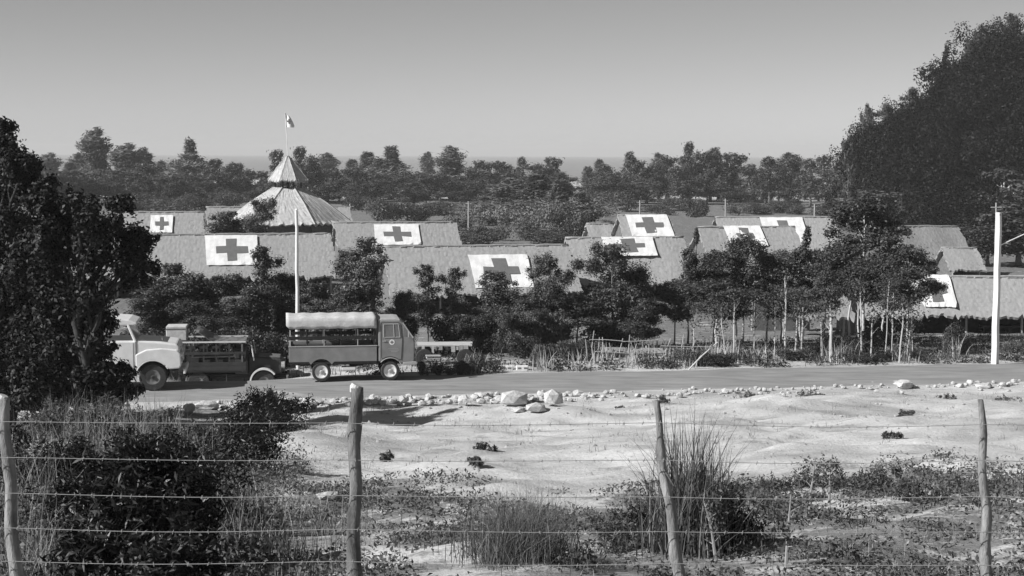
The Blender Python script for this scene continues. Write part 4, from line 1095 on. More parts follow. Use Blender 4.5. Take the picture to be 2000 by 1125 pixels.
px_tree("leafy_tree", "tall dark drooping tree whose top rises above the horizon by the roadside", [(8, 272, 34), (24, 300, 26), (30, 330, 44), (64, 322, 32), (-10, 360, 60), (60, 380, 50), (5, 430, 70), (75, 450, 55), (-30, 500, 80), (50, 530, 70), (10, 610, 75), (80, 600, 50), (-20, 690, 70), (40, 690, 50), (95, 520, 45), (60, 640, 50), (5, 740, 45), (50, 745, 35), (20, 780, 40), (95, 730, 40), (70, 790, 30), (110, 460, 50), (100, 650, 45)], 38.0, 5, .14, seed=2)
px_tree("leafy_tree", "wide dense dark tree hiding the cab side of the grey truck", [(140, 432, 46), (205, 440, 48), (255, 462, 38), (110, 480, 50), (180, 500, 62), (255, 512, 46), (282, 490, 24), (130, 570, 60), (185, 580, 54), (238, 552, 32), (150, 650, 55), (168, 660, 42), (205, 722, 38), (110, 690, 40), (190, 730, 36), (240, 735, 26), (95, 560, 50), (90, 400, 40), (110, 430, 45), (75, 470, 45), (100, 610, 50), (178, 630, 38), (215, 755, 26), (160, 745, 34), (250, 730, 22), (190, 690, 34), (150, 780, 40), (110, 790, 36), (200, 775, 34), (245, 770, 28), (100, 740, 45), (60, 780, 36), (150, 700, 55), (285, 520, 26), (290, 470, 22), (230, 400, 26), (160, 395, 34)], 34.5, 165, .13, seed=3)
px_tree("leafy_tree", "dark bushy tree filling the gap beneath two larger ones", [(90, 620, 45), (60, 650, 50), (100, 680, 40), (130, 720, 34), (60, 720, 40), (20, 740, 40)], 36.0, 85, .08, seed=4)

# ------------------------------------------------------------------ stones
M_STONE = M("pale_stone", .36, .60, scale=5, rough=.9, bump=.6, spec=.15)
def stone_mesh(seed, sub=2):
    import bmesh
    rng = np.random.default_rng(seed); bm = bmesh.new(); bmesh.ops.create_icosphere(bm, subdivisions=sub, radius=1)
    pl = [(unit(rng.normal(size=(1, 3)))[0], rng.uniform(.62, .9)) for _ in range(9)]
    for v in bm.verts:
        p = np.array(v.co)
        for n, d in pl:
            k = p @ n
            if k > d: p = p - n * (k - d)
        p = p * (1 + .04 * rng.normal()); v.co = p
    me = bpy.data.meshes.new("stone"); bm.to_mesh(me); bm.free(); me.materials.append(M_STONE); return me
STONES = [stone_mesh(s, 2 if s < 3 else 1) for s in range(7)]
def stone(px, py, w, h_, label, group=None, k=None, sink=.3):
    p = gnd(px, py + h_ * .5); d = p.y
    s = Vector((w / F * d / 2, w / F * d / 2 * .85, h_ / F * d / 2 / (1 - sink * .5) * .75))
    o = bpy.data.objects.new("stone", STONES[(k if k is not None else int(px)) % 7]); link(o)
    o.location = (p.x, p.y + s.y * .5, h1(p.x, p.y + s.y * .5) + s.z * (1 - sink)); o.rotation_euler = (0, 0, random.uniform(0, 6.28)); o.scale = s
    tag(o, label, "stone", group)
stone(1005, 773, 74, 46, "large pale boulder with a sloping top at the road edge")
stone(1081, 770, 46, 48, "rounded pale boulder beside the sloping one")
stone(1048, 794, 60, 28, "low pale boulder in front of the rounded one")
stone(1012, 797, 40, 18, "small flat stone below the largest boulder")
stone(905, 778, 26, 31, "upright pale stone standing alone near the road")
stone(400, 789, 58, 23, "long flat pale slab lying by the road near the left trees")
stone(1766, 748, 50, 24, "flat pale rock at the road edge before the right-hand huts")
stone(1925, 751, 44, 16, "wide flat rock near the foot of the whitewashed post")
stone(640, 966, 60, 22, "pale rectangular slab among the weeds beside a fence post")
stone(600, 962, 22, 14, "small pale stone next to the slab in the weeds")
rs = random.Random(9)
GL = "small pale stone in the rubble line along the road edge"
xs_ = 345.0
while xs_ < 2010:
    yy = 790 - (xs_ - 400) * (43 / 1600) + rs.uniform(-6, 7)
    w = rs.choice((8, 10, 12, 15, 20, 24) if xs_ < 1150 else (5, 7, 9, 12, 16)) * rs.uniform(.8, 1.2)
    stone(xs_, yy, w, w * rs.uniform(.55, .95), GL, "stones along the road edge", k=rs.randrange(7))
    xs_ += rs.uniform(4, 10) if xs_ < 1150 else rs.uniform(5, 13)
for _ in range(70):
    x_ = rs.uniform(560, 1160); w = rs.uniform(8, 24)
    stone(x_, 786 - (x_ - 400) * .022 + rs.uniform(-8, 12), w, w * rs.uniform(.45, .8), GL, "stones along the road edge", k=rs.randrange(7))
for _ in range(60):
    x_ = rs.uniform(1150, 2010); w = rs.uniform(4, 14)
    stone(x_, 788 - (x_ - 400) * .027 + rs.uniform(-7, 16), w, w * rs.uniform(.45, .8), GL, "stones along the road edge", k=rs.randrange(7))
for _ in range(50):
    stone(rs.uniform(350, 1950), rs.uniform(785, 812), rs.uniform(4, 10), rs.uniform(3, 7), "pebble-sized stone on sand below the rubble line", "stones on the sand", k=rs.randrange(7))

# ------------------------------------------------------------------ camp clutter beside the road
def stick_fence():
    p = gnd(1225, 712); d = p.y
    o = empty("stick_fence", p); tag(o, "rickety fence of pale sticks and rails among the tree trunks", "fence")
    rng = np.random.default_rng(8); s = d / F
    for px in (1148, 1160, 1166, 1176, 1192, 1210, 1228, 1242, 1268, 1304, 1336, 1352):
        x = (px - 1225) * s; hh = rng.uniform(.7, 1.4)
        gz = h1(p.x + x, d) - p.z
        q = MB(); q.tube([(x, 0, gz - .2), (x + rng.normal() * .04, 0, gz + hh * .5), (x + rng.normal() * .08, 0, gz + hh)], [.026, .022, .016], 6); q.build("upright", M_POST, o)
    for (a, za, b, zb) in ((1150, .95, 1215, .90), (1215, .88, 1285, .95), (1160, .5, 1290, .45), (1290, .72, 1400, .70)):
        q = MB(); x0, x1 = (a - 1225) * s, (b - 1225) * s
        q.tube([(x0, -.05, za), ((x0 + x1) / 2, -.05, (za + zb) / 2 + rng.normal() * .015), (x1, -.05, zb)], .016, 6); q.build("rail", M_POST, o)
stick_fence()
def lean_pole(px0, py0, px1, py1, label):
    p = gnd(px0, py0); t = at(px1, py1, p.y + .3)
    o = empty("leaning_pole", p); tag(o, label, "pole")
    q = MB(); q.tube([(0, 0, -.1), tuple((t - p) * .5), tuple(t - p)], [.035, .03, .02], 6); q.build("shaft", M_BARKP, o)
    q = MB(); q.tube([tuple((t - p) * .7), tuple((t - p) * .7 + Vector((.12, 0, .22)))], .012, 5); q.build("twig_stub", M_BARKP, o)
for i_, (px_, top_, bp_) in enumerate(((1512, 600, 706), (1534, 540, 704), (1553, 610, 700), (1566, 600, 698), (1624, 598, 709), (1683, 560, 704), (1728, 545, 700), (1742, 605, 702), (1756, 600, 708), (1783, 610, 700), (1432, 590, 712), (1352, 620, 706), (1395, 630, 704), (1418, 600, 708), (1470, 610, 706), (1605, 610, 704), (1700, 610, 706), (1770, 640, 704))):
    p_ = gnd(px_, bp_); rg_ = np.random.default_rng(900 + i_); H_ = at(px_, top_, p_.y).z - p_.z
    o = empty("sapling", p_); tag(o, "thin straight pale sapling stem beside the road", "sapling", "pale sapling stems before the right-hand huts")
    ln = rg_.normal() * .10; r_ = rg_.uniform(.018, .034) * (1.9 if px_ == 1624 else 1)
    q = MB(); q.tube([(0, 0, -.2), (ln * .3 + rg_.normal() * .02, 0, H_ * .35), (ln * .7 + rg_.normal() * .03, 0, H_ * .7), (ln, 0, H_)], [r_ * 1.3, r_, r_ * .8, r_ * .5], 6)
    for t_ in (.55, .7, .85):
        a_ = rg_.uniform(0, 6.28); q.tube([(ln * t_, 0, H_ * t_), (ln * t_ + math.cos(a_) * .25, math.sin(a_) * .25, H_ * (t_ + .16))], [r_ * .4, r_ * .15], 4)
    q.build("trunk", M_BARKP, o)
    C_ = np.array([ln, 0, H_]) + rg_.normal(size=(160, 3)) * np.array([.22, .22, .30])
    V_, Q_ = leaf_quads(C_, rg_.normal(size=(160, 3)) + np.array([0, 0, .5]), .12, .06, rg_); mobj("crown", quads_mesh("crown", V_, Q_, M_LEAF2), o)
lean_pole(1340, 722, 1402, 668, "thin pale pole leaning from the road edge into the trees")
lean_pole(500, 705, 478, 640, "crooked pale stick standing behind the dark truck")
def block_stack(px, py, w, h_, n, label):
    p = gnd(px, py); s = p.y / F
    o = empty("concrete_block", p, .1); tag(o, label, "block")
    q = MB(); q.box(-w * s / 2, w * s / 2, -.12, .12, -.03, h_ * s); q.build("block_body", M_CONC, o, bevel=.015)
    for k in range(n):
        x = -w * s / 2 + w * s * (k + .5) / n
        q = MB(); q.box(x - .06, x + .06, -.125, -.115, .04, h_ * s - .05); q.build("cell", M_RIM, o)
block_stack(988, 722, 26, 8, 2, "pale concrete block on the verge left of its twin")
block_stack(1020, 722, 24, 8, 2, "pale concrete block on the verge, closer to the stick fence")
def beam(px0, px1, py, z0, z1, label):
    a = gnd(px0, py); b = gnd(px1, py); o = empty("low_barrier", (a + b) / 2); tag(o, label, "barrier")
    m_ = (a + b) / 2; A = a - m_; B = b - m_; dr = (B - A).normalized(); ang = math.atan2(dr.y, dr.x); o.rotation_euler = (0, 0, ang); L = (B - A).length / 2
    q = MB(); q.box(-L, L, -.03, .03, z0, z1); q.build("plank", M_POST, o)
    k = max(2, int(L / .7))
    for i in range(k + 1):
        x = -L + .05 + (2 * L - .1) * i / k
        q = MB(); q.tube([(x, .06, -.2), (x, .06, z1 + .08)], .04, 6); q.build("peg", M_POST, o)
beam(1170, 1355, 696, .16, .34, "low weathered plank barrier behind the stick fence")
beam(1400, 1480, 700, .2, .36, "short weathered plank barrier beneath the slim trees")

# ------------------------------------------------------------------ barbed wire fence in front
def wire_fence():
    D = 11.0
    o = empty("barbed_wire_fence", (0, D, h1(0, D))); tag(o, "barbed wire fence on rough leaning wooden posts", "fence")
    O = Vector((0, D, h1(0, D)))
    mb_bark = M("fence_post_wood", .04, .26, scale=7, rough=.95, bump=.8, stretch=(1.6, 1.6, .45), spec=.08, detail=7)
    mb_pale = M("fence_post_pale", .08, .38, scale=8, rough=.95, bump=.8, stretch=(1.6, 1.6, .5), spec=.08, detail=7)
    M_CUT = M("cut_wood", .38, .54, scale=14, rough=.9)
    posts = [((6, 778), (31, 1125), 22, 30, mb_pale), ((695, 757), (691, 1125), 25, 30, mb_bark), ((1274, 782), (1328, 1125), 14, 29, mb_pale), ((1916, 780), (1928, 1125), 11, 27, mb_pale)]
    for k, ((xt, yt), (xb, yb), wt, wb, mt) in enumerate(posts):
        rng = np.random.default_rng(300 + k)
        t = at(xt, yt, D); b = at(xb, yb, D)
        dirv = (b - t) / (t.z - b.z)
        g = h1(b.x, D) - .5
        base = t + dirv * (t.z - g)
        n = 22; seg = 12; vs = []; fs = []
        for i in range(n + 1):
            f = i / n; p = base.lerp(t, f) - O
            vis = max(0, (1 - f))
            r = (wt + (wb - wt) * min(1, vis * 1.35)) / F * D / 2
            if k == 2 and f > .70: r = (13 if f > .82 else 18) / F * D / 2
            p = p + Vector((.010 * math.sin(i * .9 + k), .01 * math.cos(i * .7), 0)) + (Vector((.012 * (f - .7) * 6, 0, 0)) if k == 2 and f > .7 else Vector())
            knot = 1 + .12 * (math.sin(i * 2.3 + k * 2) > .93)
            for s in range(seg):
                a = 2 * math.pi * s / seg
                q = r * knot * (1 + .07 * math.sin(2 * a + i * .25 + k) + .05 * rng.normal())
                vs.append(p + Vector((math.cos(a) * q, math.sin(a) * q, 0)))
        for i in range(n):
            for s in range(seg): fs.append((i * seg + s, i * seg + (s + 1) % seg, (i + 1) * seg + (s + 1) % seg, (i + 1) * seg + s))
        fs.append(tuple(range(n * seg, (n + 1) * seg)))
        q = MB(); q.add(vs, fs); po = q.build("post", mt, o, smooth=True)
        if k in (0, 1):
            r = wt / F * D / 2
            tp = t - O; q = MB()
            q.tube([tp - Vector((0, 0, .03)), tp + Vector((0, 0, .008)), tp + Vector((.006, 0, .022))], [r * .96, r * .94, r * .78], 12); q.build("cut_top", M_CUT, po)
        if k == 2:
            q = MB(); tp = t - O
            q.tube([tp + Vector((.03, 0, -.42)), tp + Vector((.10, -.02, -.52)), tp + Vector((.16, -.02, -.62))], [.012, .009, .006], 5); q.build("side_twig", M_BARK, po)
    M_WIRE = M("galvanised_wire", .22, .30, scale=30, rough=.5, spec=.4)
    for wi, py in enumerate((822, 893, 963, 1030, 1093)):
        rng = np.random.default_rng(500 + wi)
        q = MB(); pts = []; n = 120
        zc = at(1000, py, D).z - O.z
        for i in range(n + 1):
            x = -7.5 + 15.0 * i / n
            sp = (x + 3.6) / 2.33
            sag = -.016 * (math.sin(math.pi * (sp % 1)))
            pts.append((x, -.085, zc + sag + .006 * math.sin(x * 1.9 + wi)))
        q.tube(pts, .0028 if wi > 1 else .0026, 5)
        x = -7.4
        while x < 7.4:
            i = (x + 7.5) / 15 * n; k = int(i); z = pts[k][2]; y = -.085
            a = rng.uniform(0, 3.14)
            for b_ in (0, 1.4):
                dv = Vector((.25, math.cos(a + b_), math.sin(a + b_))).normalized() * .017
                q.tube([Vector((x, y, z)) - dv, Vector((x, y, z)) + dv], .0022, 4)
            q.tube([(x - .006, y, z), (x + .006, y, z)], .0045, 5)
            x += .13 + rng.uniform(-.02, .02)
        q.build("wire", M_WIRE, o)
wire_fence()

# ------------------------------------------------------------------ near plants
def blades(rng, n, cx, cy, spread, h0, h1_, lean, w, zfun=None, seg=4, base=(0, 0, 0)):
    """n bent grass blades as strips of quads; positions relative to base"""
    X = cx + rng.normal(size=n) * spread; Y = cy + rng.normal(size=n) * spread
    Z = (zfun(X + base[0], Y + base[1]) - base[2]) if zfun else np.zeros(n)
    Hh = rng.uniform(h0, h1_, n); A = rng.uniform(0, 6.28, n); Ln = np.abs(rng.normal(size=n)) * lean * Hh
    ws = rng.uniform(0, 6.28, n)
    rows_ = []
    for i in range(seg + 1):
        t = i / seg
        x = X + np.cos(A) * Ln * t ** 1.8; y = Y + np.sin(A) * Ln * t ** 1.8; z = Z + Hh * (t - .25 * (Ln / Hh) * t ** 2.5)
        ww = w * (1 - t ** 1.5) * .5 + w * .04
        rows_.append(np.stack([x - np.cos(ws) * ww, y - np.sin(ws) * ww, z], -1)); rows_.append(np.stack([x + np.cos(ws) * ww, y + np.sin(ws) * ww, z], -1))
    V = np.stack(rows_, 1)                                           # n, 2(seg+1), 3
    k = 2 * (seg + 1)
    q = np.array([[2 * i, 2 * i + 1, 2 * i + 3, 2 * i + 2] for i in range(seg)])
    Q = (np.arange(n)[:, None, None] * k + q[None]).reshape(-1, 4)
    return V.reshape(-1, 3), Q
def join(parts):
    Vs = []; Qs = []; off = 0
    for V, Q in parts: Vs.append(V); Qs.append(Q + off); off += len(V)
    return np.concatenate(Vs), np.concatenate(Qs)

def near_bush(label, cx, d, w, hgt_, n_blob, L, dens, mat, seed, depth=None, name="leafy_bush", stems=9):
    rng = np.random.default_rng(seed)
    x = ray(cx, 900).x * d; z = h1(x, d); o = empty(name, (x, d, z)); tag(o, label, "bush")
    bl = []
    for i in range(n_blob):
        a = rng.uniform(0, 6.28); q = rng.random() ** .6
        r = w * rng.uniform(.16, .27)
        bx = math.cos(a) * q * w * .40; by = math.sin(a) * q * (depth or w) * .40
        top = hgt_ * math.sqrt(max(.15, 1 - (q * .9) ** 2)); bz = rng.uniform(.2, 1) * max(.05, top - r * .8) + r * .2
        bl.append((bx, by, bz, r, r, r * .8))
    mbt = MB()
    for i in range(stems):
        b_ = bl[i % n_blob]; mbt.tube([(rng.normal() * .06, rng.normal() * .06, -.05), (b_[0] * .5, b_[1] * .5, b_[2] * .6), (b_[0] * 1.1, b_[1] * 1.1, b_[2] * 1.15)], [.014, .010, .004], 5)
    mbt.build("stem", M_STEM, o)
    V, Q = blob_leaves(fray(bl, rng, 5, .42), dens * .75, L * 1.15, rng, shell=.15, outward=.3, W=.27)
    mobj("foliage", quads_mesh("foliage", V, Q, mat), o)
    return o
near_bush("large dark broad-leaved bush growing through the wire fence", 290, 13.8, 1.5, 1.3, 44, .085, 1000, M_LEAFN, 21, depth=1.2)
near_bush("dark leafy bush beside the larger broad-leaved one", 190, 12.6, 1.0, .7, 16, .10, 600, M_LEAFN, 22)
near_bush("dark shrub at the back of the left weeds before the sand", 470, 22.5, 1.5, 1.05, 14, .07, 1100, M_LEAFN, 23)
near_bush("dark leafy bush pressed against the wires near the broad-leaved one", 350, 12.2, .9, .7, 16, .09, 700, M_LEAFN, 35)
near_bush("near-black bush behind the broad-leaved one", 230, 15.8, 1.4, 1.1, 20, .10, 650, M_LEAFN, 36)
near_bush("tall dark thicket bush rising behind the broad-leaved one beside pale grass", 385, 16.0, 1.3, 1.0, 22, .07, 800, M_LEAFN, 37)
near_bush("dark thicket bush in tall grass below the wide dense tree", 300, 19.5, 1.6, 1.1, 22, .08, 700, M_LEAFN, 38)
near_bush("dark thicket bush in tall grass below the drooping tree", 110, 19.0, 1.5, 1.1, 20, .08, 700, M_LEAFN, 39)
near_bush("low dark scrub lying in the hollow below the trucks", 545, 40.0, 2.2, .45, 16, .10, 600, M_LEAFN, 43)
near_bush("low dark scrub on the sand downhill of the hollow", 500, 34.0, 2.2, .35, 14, .09, 600, M_LEAFN, 44)
near_bush("dark shrub under the reed tussock", 1400, 14.6, 1.25, .60, 16, .06, 1500, M_LEAFN, 24)
near_bush("low dark shrub to the other side of the reed tussock", 1255, 14.7, .8, .5, 10, .055, 1300, M_LEAFN, 25)
for i_, (px_, d_) in enumerate(((1520, 18.6), (1590, 18.9), (1650, 18.5), (1700, 18.8), (1745, 18.4), (1800, 17.0), (1890, 19.0))):
    near_bush("low dark weed bush along the sand edge right of the tussock", px_, d_, .62, .16, 8, .05, 1300, M_LEAF2, 260 + i_)["group"] = "weed bushes at the sand edge"
for i_, (px_, d_, w_) in enumerate(((1290, 41, .5), (1455, 43, .9), (1480, 43.5, .8), (1505, 44, .6), (1560, 44.5, .9), (1600, 45, .5), (1850, 44, .7), (1960, 42, .9), (1740, 27, .35), (930, 24.5, .4), (1770, 30, .5), (760, 27, .35), (1210, 39, .4))):
    near_bush("grey dry weed clump on the open sand below the road", px_, d_, w_, .22, 6, .07, 420, M_WEED, 600 + i_)["group"] = "dry weed clumps on the sand"
near_bush("low dark bush rooted in the sand before the tussock", 945, 27.5, .55, .22, 7, .05, 1000, M_LEAFN, 27)
near_bush("dark bush at the picture's left weeds behind the pale post", 90, 15.5, 1.1, .8, 12, .07, 1000, M_LEAFN, 28)
near_bush("mid-grey weed bush beside the dry twiggy shrub", 1180, 14.3, 1.0, .42, 12, .05, 1000, M_WEED, 29)
near_bush("dark bush lying at the sand bank below the left tree", 470, 30.0, 2.0, .55, 14, .08, 800, M_LEAFN, 31)

for i_, (px_, d_, w_, h_) in enumerate(((40, 31, 1.5, .8), (130, 32, 1.3, .9), (215, 33, 1.4, .8), (285, 33, 1.0, .7), (330, 31, 1.0, .7), (80, 27, 1.3, .8), (190, 27, 1.2, .8), (300, 27, 1.0, .8), (390, 28, 1.0, .6), (20, 23, 1.2, .8), (140, 23, 1.2, .7), (260, 22, 1.2, .7), (380, 22, 1.0, .6), (420, 18, .9, .5), (60, 19, 1.0, .7))):
    near_bush("tangled grey-green weed bush beneath the big left trees", px_, d_, w_, h_, 10, .09, 560, M_LEAF2 if i_ % 3 else M_LEAFN, 400 + i_)["group"] = "weed bushes under the left trees"
def tussock(label, cx, d, parts, mat, seed, name="grass_tussock", cat="grass"):
    rng = np.random.default_rng(seed)
    x = ray(cx, 900).x * d; z = h1(x, d); o = empty(name, (x, d, z)); tag(o, label, cat)
    for nm, m_, args in parts:
        V, Q = join([blades(rng, *a) for a in args]); mobj(nm, quads_mesh(nm, V, Q, m_), o)["kind"] = "stuff"
    return o
tussock("tall spiky reed tussock standing behind a pale fence post", 1345, 14.0,
        [("reed_blades", M("reed_blade", .045, .16, scale=6, rough=.6, spec=.25, trans=.2), [(520, 0, 0, .16, .4, 1.3, .33, .014), (420, .05, 0, .24, .25, .85, .5, .012), (40, 0, 0, .10, 1.1, 1.5, .18, .018)]),
         ("dry_blades", M_DRY, [(120, 0, 0, .2, .3, 1.1, .45, .010)])], None, 33)
tussock("rounded clump of fine dry twiggy grass in front of the wire", 1010, 13.2,
        [("fine_blades", M("fine_dry_blade", .10, .24, scale=6, rough=.8, spec=.1, trans=.25), [(1500, 0, 0, .20, .2, .72, .62, .006)]),
         ("dark_blades", M_GRASS, [(700, 0.05, 0, .22, .12, .45, .7, .007)])], None, 34)
TG = "tall pale grass clump in the weeds left of the middle post"
for i, (px, d, hh, nn) in enumerate(((470, 16.5, .85, 240), (540, 18.0, .7, 180), (430, 15.0, .8, 220), (340, 17.0, 1.25, 160), (300, 24, 1.3, 200), (240, 22, 1.1, 200), (120, 20, 1.1, 240), (60, 17, 1.1, 240), (180, 26, 1.2, 200), (590, 15.0, .5, 160), (640, 16.5, .5, 160),
                                      (30, 14, .9, 180), (380, 22, 1.0, 200), (90, 13.0, .8, 160), (500, 14.2, .6, 200), (20, 25, 1.1, 220), (130, 30, 1.2, 200), (220, 32, 1.0, 200), (300, 34, 1.0, 180))):
    tussock(TG if px > 400 else "tall pale grass clump in the tangle under the big left trees", px, d,
            None if False else [("blades", M_DRY if i % 3 else M_STEM, [(nn // 2, 0, 0, .28, .35 * hh, hh, .5, .008)]), ("green_blades", M_GRASS, [(nn // 2, 0, 0, .32, .2 * hh, .7 * hh, .6, .009)])], None, 50 + i)["group"] = "tall grass clumps near the fence" if px > 400 else "tall grass under the left trees"

def sapling(px, py, hpx, label, seed, lean=0):
    rng = np.random.default_rng(seed); p = gnd(px, py); s = p.y / F; H = hpx * s
    o = empty("weed_sapling", p); tag(o, label, "weed")
    q = MB(); q.tube([(0, 0, -.05), (lean * .4, 0, H * .5), (lean, 0, H)], [.018, .012, .005], 6)
    cs = []
    for i in range(12):
        t = rng.uniform(.3, 1); a = rng.uniform(0, 6.28); r = H * .28 * (1.2 - t * .6)
        c = (lean * t + math.cos(a) * r, math.sin(a) * r, H * t + .1 * H * rng.random()); cs.append(c)
        q.tube([(lean * t * .9, 0, H * t * .9), c], [.006, .002], 4)
    q.build("stem", M_STEM, o)
    C = np.repeat(np.array(cs), 22, 0) + rng.normal(size=(264, 3)) * H * .07
    V, Q = leaf_quads(C, rng.normal(size=(264, 3)) + np.array([0, 0, .8]), .045 * rng.uniform(.6, 1.3, 264), .022, rng)
    mobj("leaves", quads_mesh("leaves", V, Q, M_WEED), o)
sapling(1535, 1110, 150, "small bare-stemmed sapling among the right-hand weeds", 71, .03)
sapling(1580, 1010, 110, "thin leafy sapling at the sand edge right of the tussock", 72, .05)
sapling(1620, 985, 80, "short leafy sapling at the sand edge by the spreading weed bush", 73)
sapling(1750, 940, 26, "tiny dark sapling standing on the open sand", 74)
sapling(1400, 1095, 120, "leaning weed sapling near the base of the tussock", 75, -.12)

def weed_cover():
    """low weeds and grass over the near slope: nobody could count it"""
    rng = np.random.default_rng(91)
    parts = []; parts2 = []; parts3 = []
    n = 5200
    Y = rng.uniform(11.2, 25.5, n); X = (rng.uniform(-1, 1, n)) * (.36 * Y + .6)
    patch = np.sin(X * 1.1 + 1) * np.sin(Y * .9 + X * .3) + .7 * np.sin(X * 2.7 + Y * 1.9) + .4 * rng.normal(size=n)
    s = -road_u(X, Y) - ROAD_W
    lim = 29.5 + 1.2 * np.sin(X * .55) + 1.0 * np.sin(X * 1.7 + 1)
    leftish = X < (-2.3 - (Y - 14) * .10)
    keep = ((s > lim) & (patch > -.05)) | (leftish)
    X = X[keep]; Y = Y[keep]
    Z = hgt(X, Y)
    k = 20
    XX = np.repeat(X, k); YY = np.repeat(Y, k); m = len(XX)
    sp = np.repeat(rng.uniform(.05, .16, len(X)), k); hh = np.repeat(rng.uniform(.04, .20, len(X)) * np.where(leftish[keep], rng.uniform(1, 4, len(X)), 1), k)
    C = np.stack([XX + rng.normal(size=m) * sp, YY + rng.normal(size=m) * sp, np.zeros(m)], -1)
    C[:, 2] = hgt(C[:, 0], C[:, 1]) + rng.random(m) * hh
    V, Q = leaf_quads(C, rng.normal(size=(m, 3)) * .7 + np.array([0, 0, .7]), .055 * rng.uniform(.5, 1.4, m), .028 * rng.uniform(.6, 1.3, m), rng)
    tag(mobj("weeds", quads_mesh("weeds", V, Q, M_WEED)), "patchy low leafy weeds on the slope behind the fence", kind="stuff")
    sel = rng.random(len(X)) < .5
    for mat, nm, lab, frac, hr in ((M_DRY, "dry_grass", "thin dry grass between the weeds", 4, (.05, .20)), (M_GRASS, "green_grass", "short dark grass between the weeds", 4, (.04, .16))):
        xs = np.repeat(X, frac) + rng.normal(size=len(X) * frac) * .10; ys = np.repeat(Y, frac) + rng.normal(size=len(X) * frac) * .10
        sel = rng.random(len(xs)) < .6
        xs = xs[sel]; ys = ys[sel]; n_ = len(xs)
        V, Q = blades(rng, n_, xs, ys, .001, hr[0], hr[1], .4, .006, zfun=hgt, seg=2)
        tag(mobj(nm, quads_mesh(nm, V, Q, mat)), lab, kind="stuff")
    # sparse tufts and crumbs on the open sand and verge
    n = 900; px = rng.uniform(330, 2000, n); 
    Y = rng.uniform(25, 49.5, n); X = rng.uniform(-.34, .36, n) * Y
    keep = (-road_u(X, Y) - ROAD_W > .3) & ((rng.random(n) < .35) | (np.sin(X * .8 + 2) * np.sin(Y * .6) > .45) | (-road_u(X, Y) - ROAD_W < 4))
    X = X[keep]; Y = Y[keep]
    xs = np.repeat(X, 7) + rng.normal(size=len(X) * 7) * .07; ys = np.repeat(Y, 7) + rng.normal(size=len(X) * 7) * .07
    V, Q = blades(rng, len(xs), xs, ys, .001, .03, .17, .5, .010, zfun=hgt, seg=2)
    tag(mobj("sand_tufts", quads_mesh("sand_tufts", V, Q, M_STEM)), "sparse dry tufts scattered over the pale sand", kind="stuff")
    # rough grass on the camp side verge
    n = 7000; X = rng.uniform(-17, 24, n); U = rng.uniform(2.6, 16, n); Y = ROAD_Y + ROAD_K * X + U
    keep = np.sin(X * .9) * np.sin(U * 1.1 + X * .2) + .6 * rng.normal(size=n) > .1
    V, Q = blades(rng, int(keep.sum()), X[keep], Y[keep], .001, .08, .4, .5, .03, zfun=hgt, seg=2)
    tag(mobj("verge_grass", quads_mesh("verge_grass", V, Q, M("verge_blade", .09, .26, scale=.8, rough=.8, spec=.1, trans=.2))), "rough dry grass on the verge between road and huts", kind="stuff")
weed_cover()
def sand_crumbs():
    rng = np.random.default_rng(23)
    n = 5200; Y = rng.uniform(14, 50, n); X = rng.uniform(-.36, .38, n) * Y
    s = -road_u(X, Y) - ROAD_W
    keep = (s > 0) & ((rng.random(n) < .35) | (s < 6) | (np.sin(X * .9 + Y * .3) * np.sin(Y * .7) > .3)); X = X[keep]; Y = Y[keep]; n = len(X)
    R = rng.uniform(.012, .045, n) * (1 + .8 * (rng.random(n) < .1)); Z = hgt(X, Y)
    T = np.array([[1, 0, -.3], [-.5, .87, -.3], [-.5, -.87, -.3], [.1, 0, .8]])
    A = rng.uniform(0, 6.28, n); c, s_ = np.cos(A)[:, None], np.sin(A)[:, None]
    V = np.stack([T[None, :, 0] * c - T[None, :, 1] * s_, T[None, :, 0] * s_ + T[None, :, 1] * c, np.broadcast_to(T[None, :, 2], (n, 4))], -1) * R[:, None, None] + np.stack([X, Y, Z], -1)[:, None]
    Fq = np.array([[0, 1, 3], [1, 2, 3], [2, 0, 3]])
    me = quads_mesh("gravel", V.reshape(-1, 3), (np.arange(n)[:, None, None] * 4 + Fq).reshape(-1, 3), M("gravel_bits", .16, .5, scale=1.5, rough=.95, spec=.1))
    tag(mobj("gravel", me), "loose gravel crumbs strewn over the pale sand", kind="stuff")
sand_crumbs()
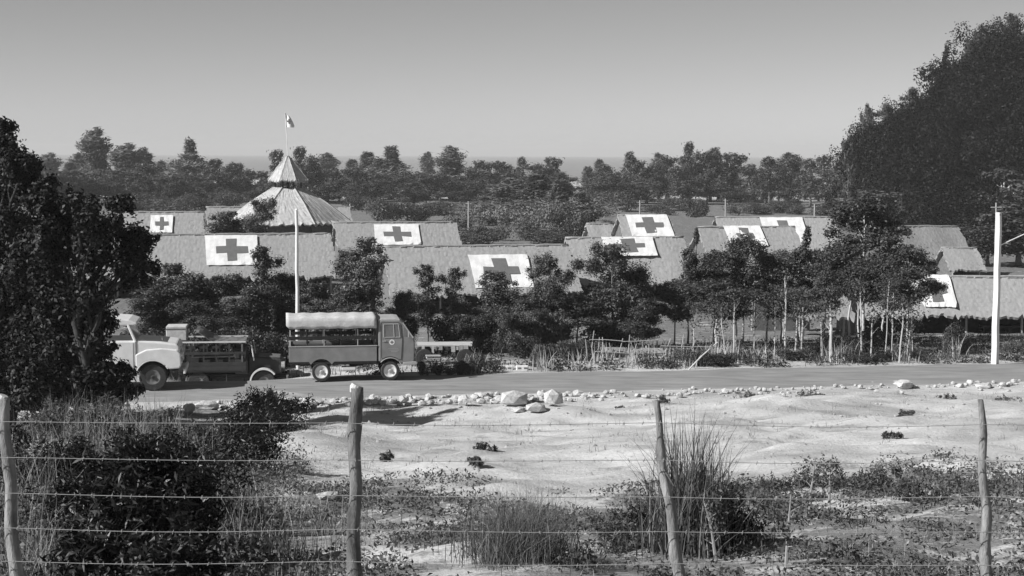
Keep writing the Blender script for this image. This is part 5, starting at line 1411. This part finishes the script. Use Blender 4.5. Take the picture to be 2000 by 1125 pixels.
def verge_weeds():
    rng = np.random.default_rng(17)
    n = 2600; X = rng.uniform(-6, 24, n); U = 2.7 + rng.random(n) ** 1.5 * 9; Y = ROAD_Y + ROAD_K * X + U
    keep = np.sin(X * 1.3 + 1) * np.sin(U * 1.7 + X * .4) + .7 * np.sin(X * 3.1 + U) + .5 * rng.normal(size=n) > .35
    X = X[keep]; Y = Y[keep]; k = 16
    hh = np.repeat(rng.uniform(.06, .5, len(X)), k); m = len(X) * k
    C = np.stack([np.repeat(X, k) + rng.normal(size=m) * .14, np.repeat(Y, k) + rng.normal(size=m) * .14, np.zeros(m)], -1)
    C[:, 2] = hgt(C[:, 0], C[:, 1]) + rng.random(m) * hh
    V, Q = leaf_quads(C, rng.normal(size=(m, 3)) + np.array([0, 0, .5]), .13 * rng.uniform(.5, 1.4, m), .06, rng)
    tag(mobj("verge_weeds", quads_mesh("verge_weeds", V, Q, M_LEAF2)), "ragged dark weeds on the verge under the trees", kind="stuff")
    # bright dry stalks
    xs = []; ys = []
    for px, py, c in ((1400, 706, 60), (1420, 700, 80), (1432, 708, 70), (1180, 712, 40), (1240, 712, 40), (1310, 712, 40), (1350, 716, 40), (1620, 708, 40), (1660, 706, 40), (1480, 710, 40), (1060, 722, 40), (1860, 700, 50), (1765, 706, 40), (700, 742, 1), (925, 730, 40), (1130, 722, 40)):
        g = gnd(px, py); xs.append(g.x + rng.normal(size=c) * .25); ys.append(g.y + rng.normal(size=c) * .25)
    xs = np.concatenate(xs); ys = np.concatenate(ys)
    V, Q = blades(rng, len(xs), xs, ys, .001, .3, 1.0, .3, .03, zfun=hgt, seg=3)
    tag(mobj("dry_stalks", quads_mesh("dry_stalks", V, Q, M("straw_stalk", .34, .52, scale=3, rough=.8, trans=.2))), "clusters of bright dry stalks on the far verge", kind="stuff")
verge_weeds()

# ------------------------------------------------------------------ haze: thin sea air
def haze():
    q = MB(); q.box(-5800, 5800, -120, 5800, -4.5, 36.0)
    m = bpy.data.materials.new("haze"); m.use_nodes = True; nt = m.node_tree; nt.nodes.clear()
    out = nt.nodes.new("ShaderNodeOutputMaterial"); v = nt.nodes.new("ShaderNodeVolumePrincipled")
    v.inputs["Color"].default_value = (.9, .9, .9, 1); v.inputs["Density"].default_value = .00026; v.inputs["Anisotropy"].default_value = .0
    nt.links.new(v.outputs[0], out.inputs["Volume"])
    o = q.build("haze", m); tag(o, "thin pale sea haze over the camp and shore", kind="stuff")
haze()
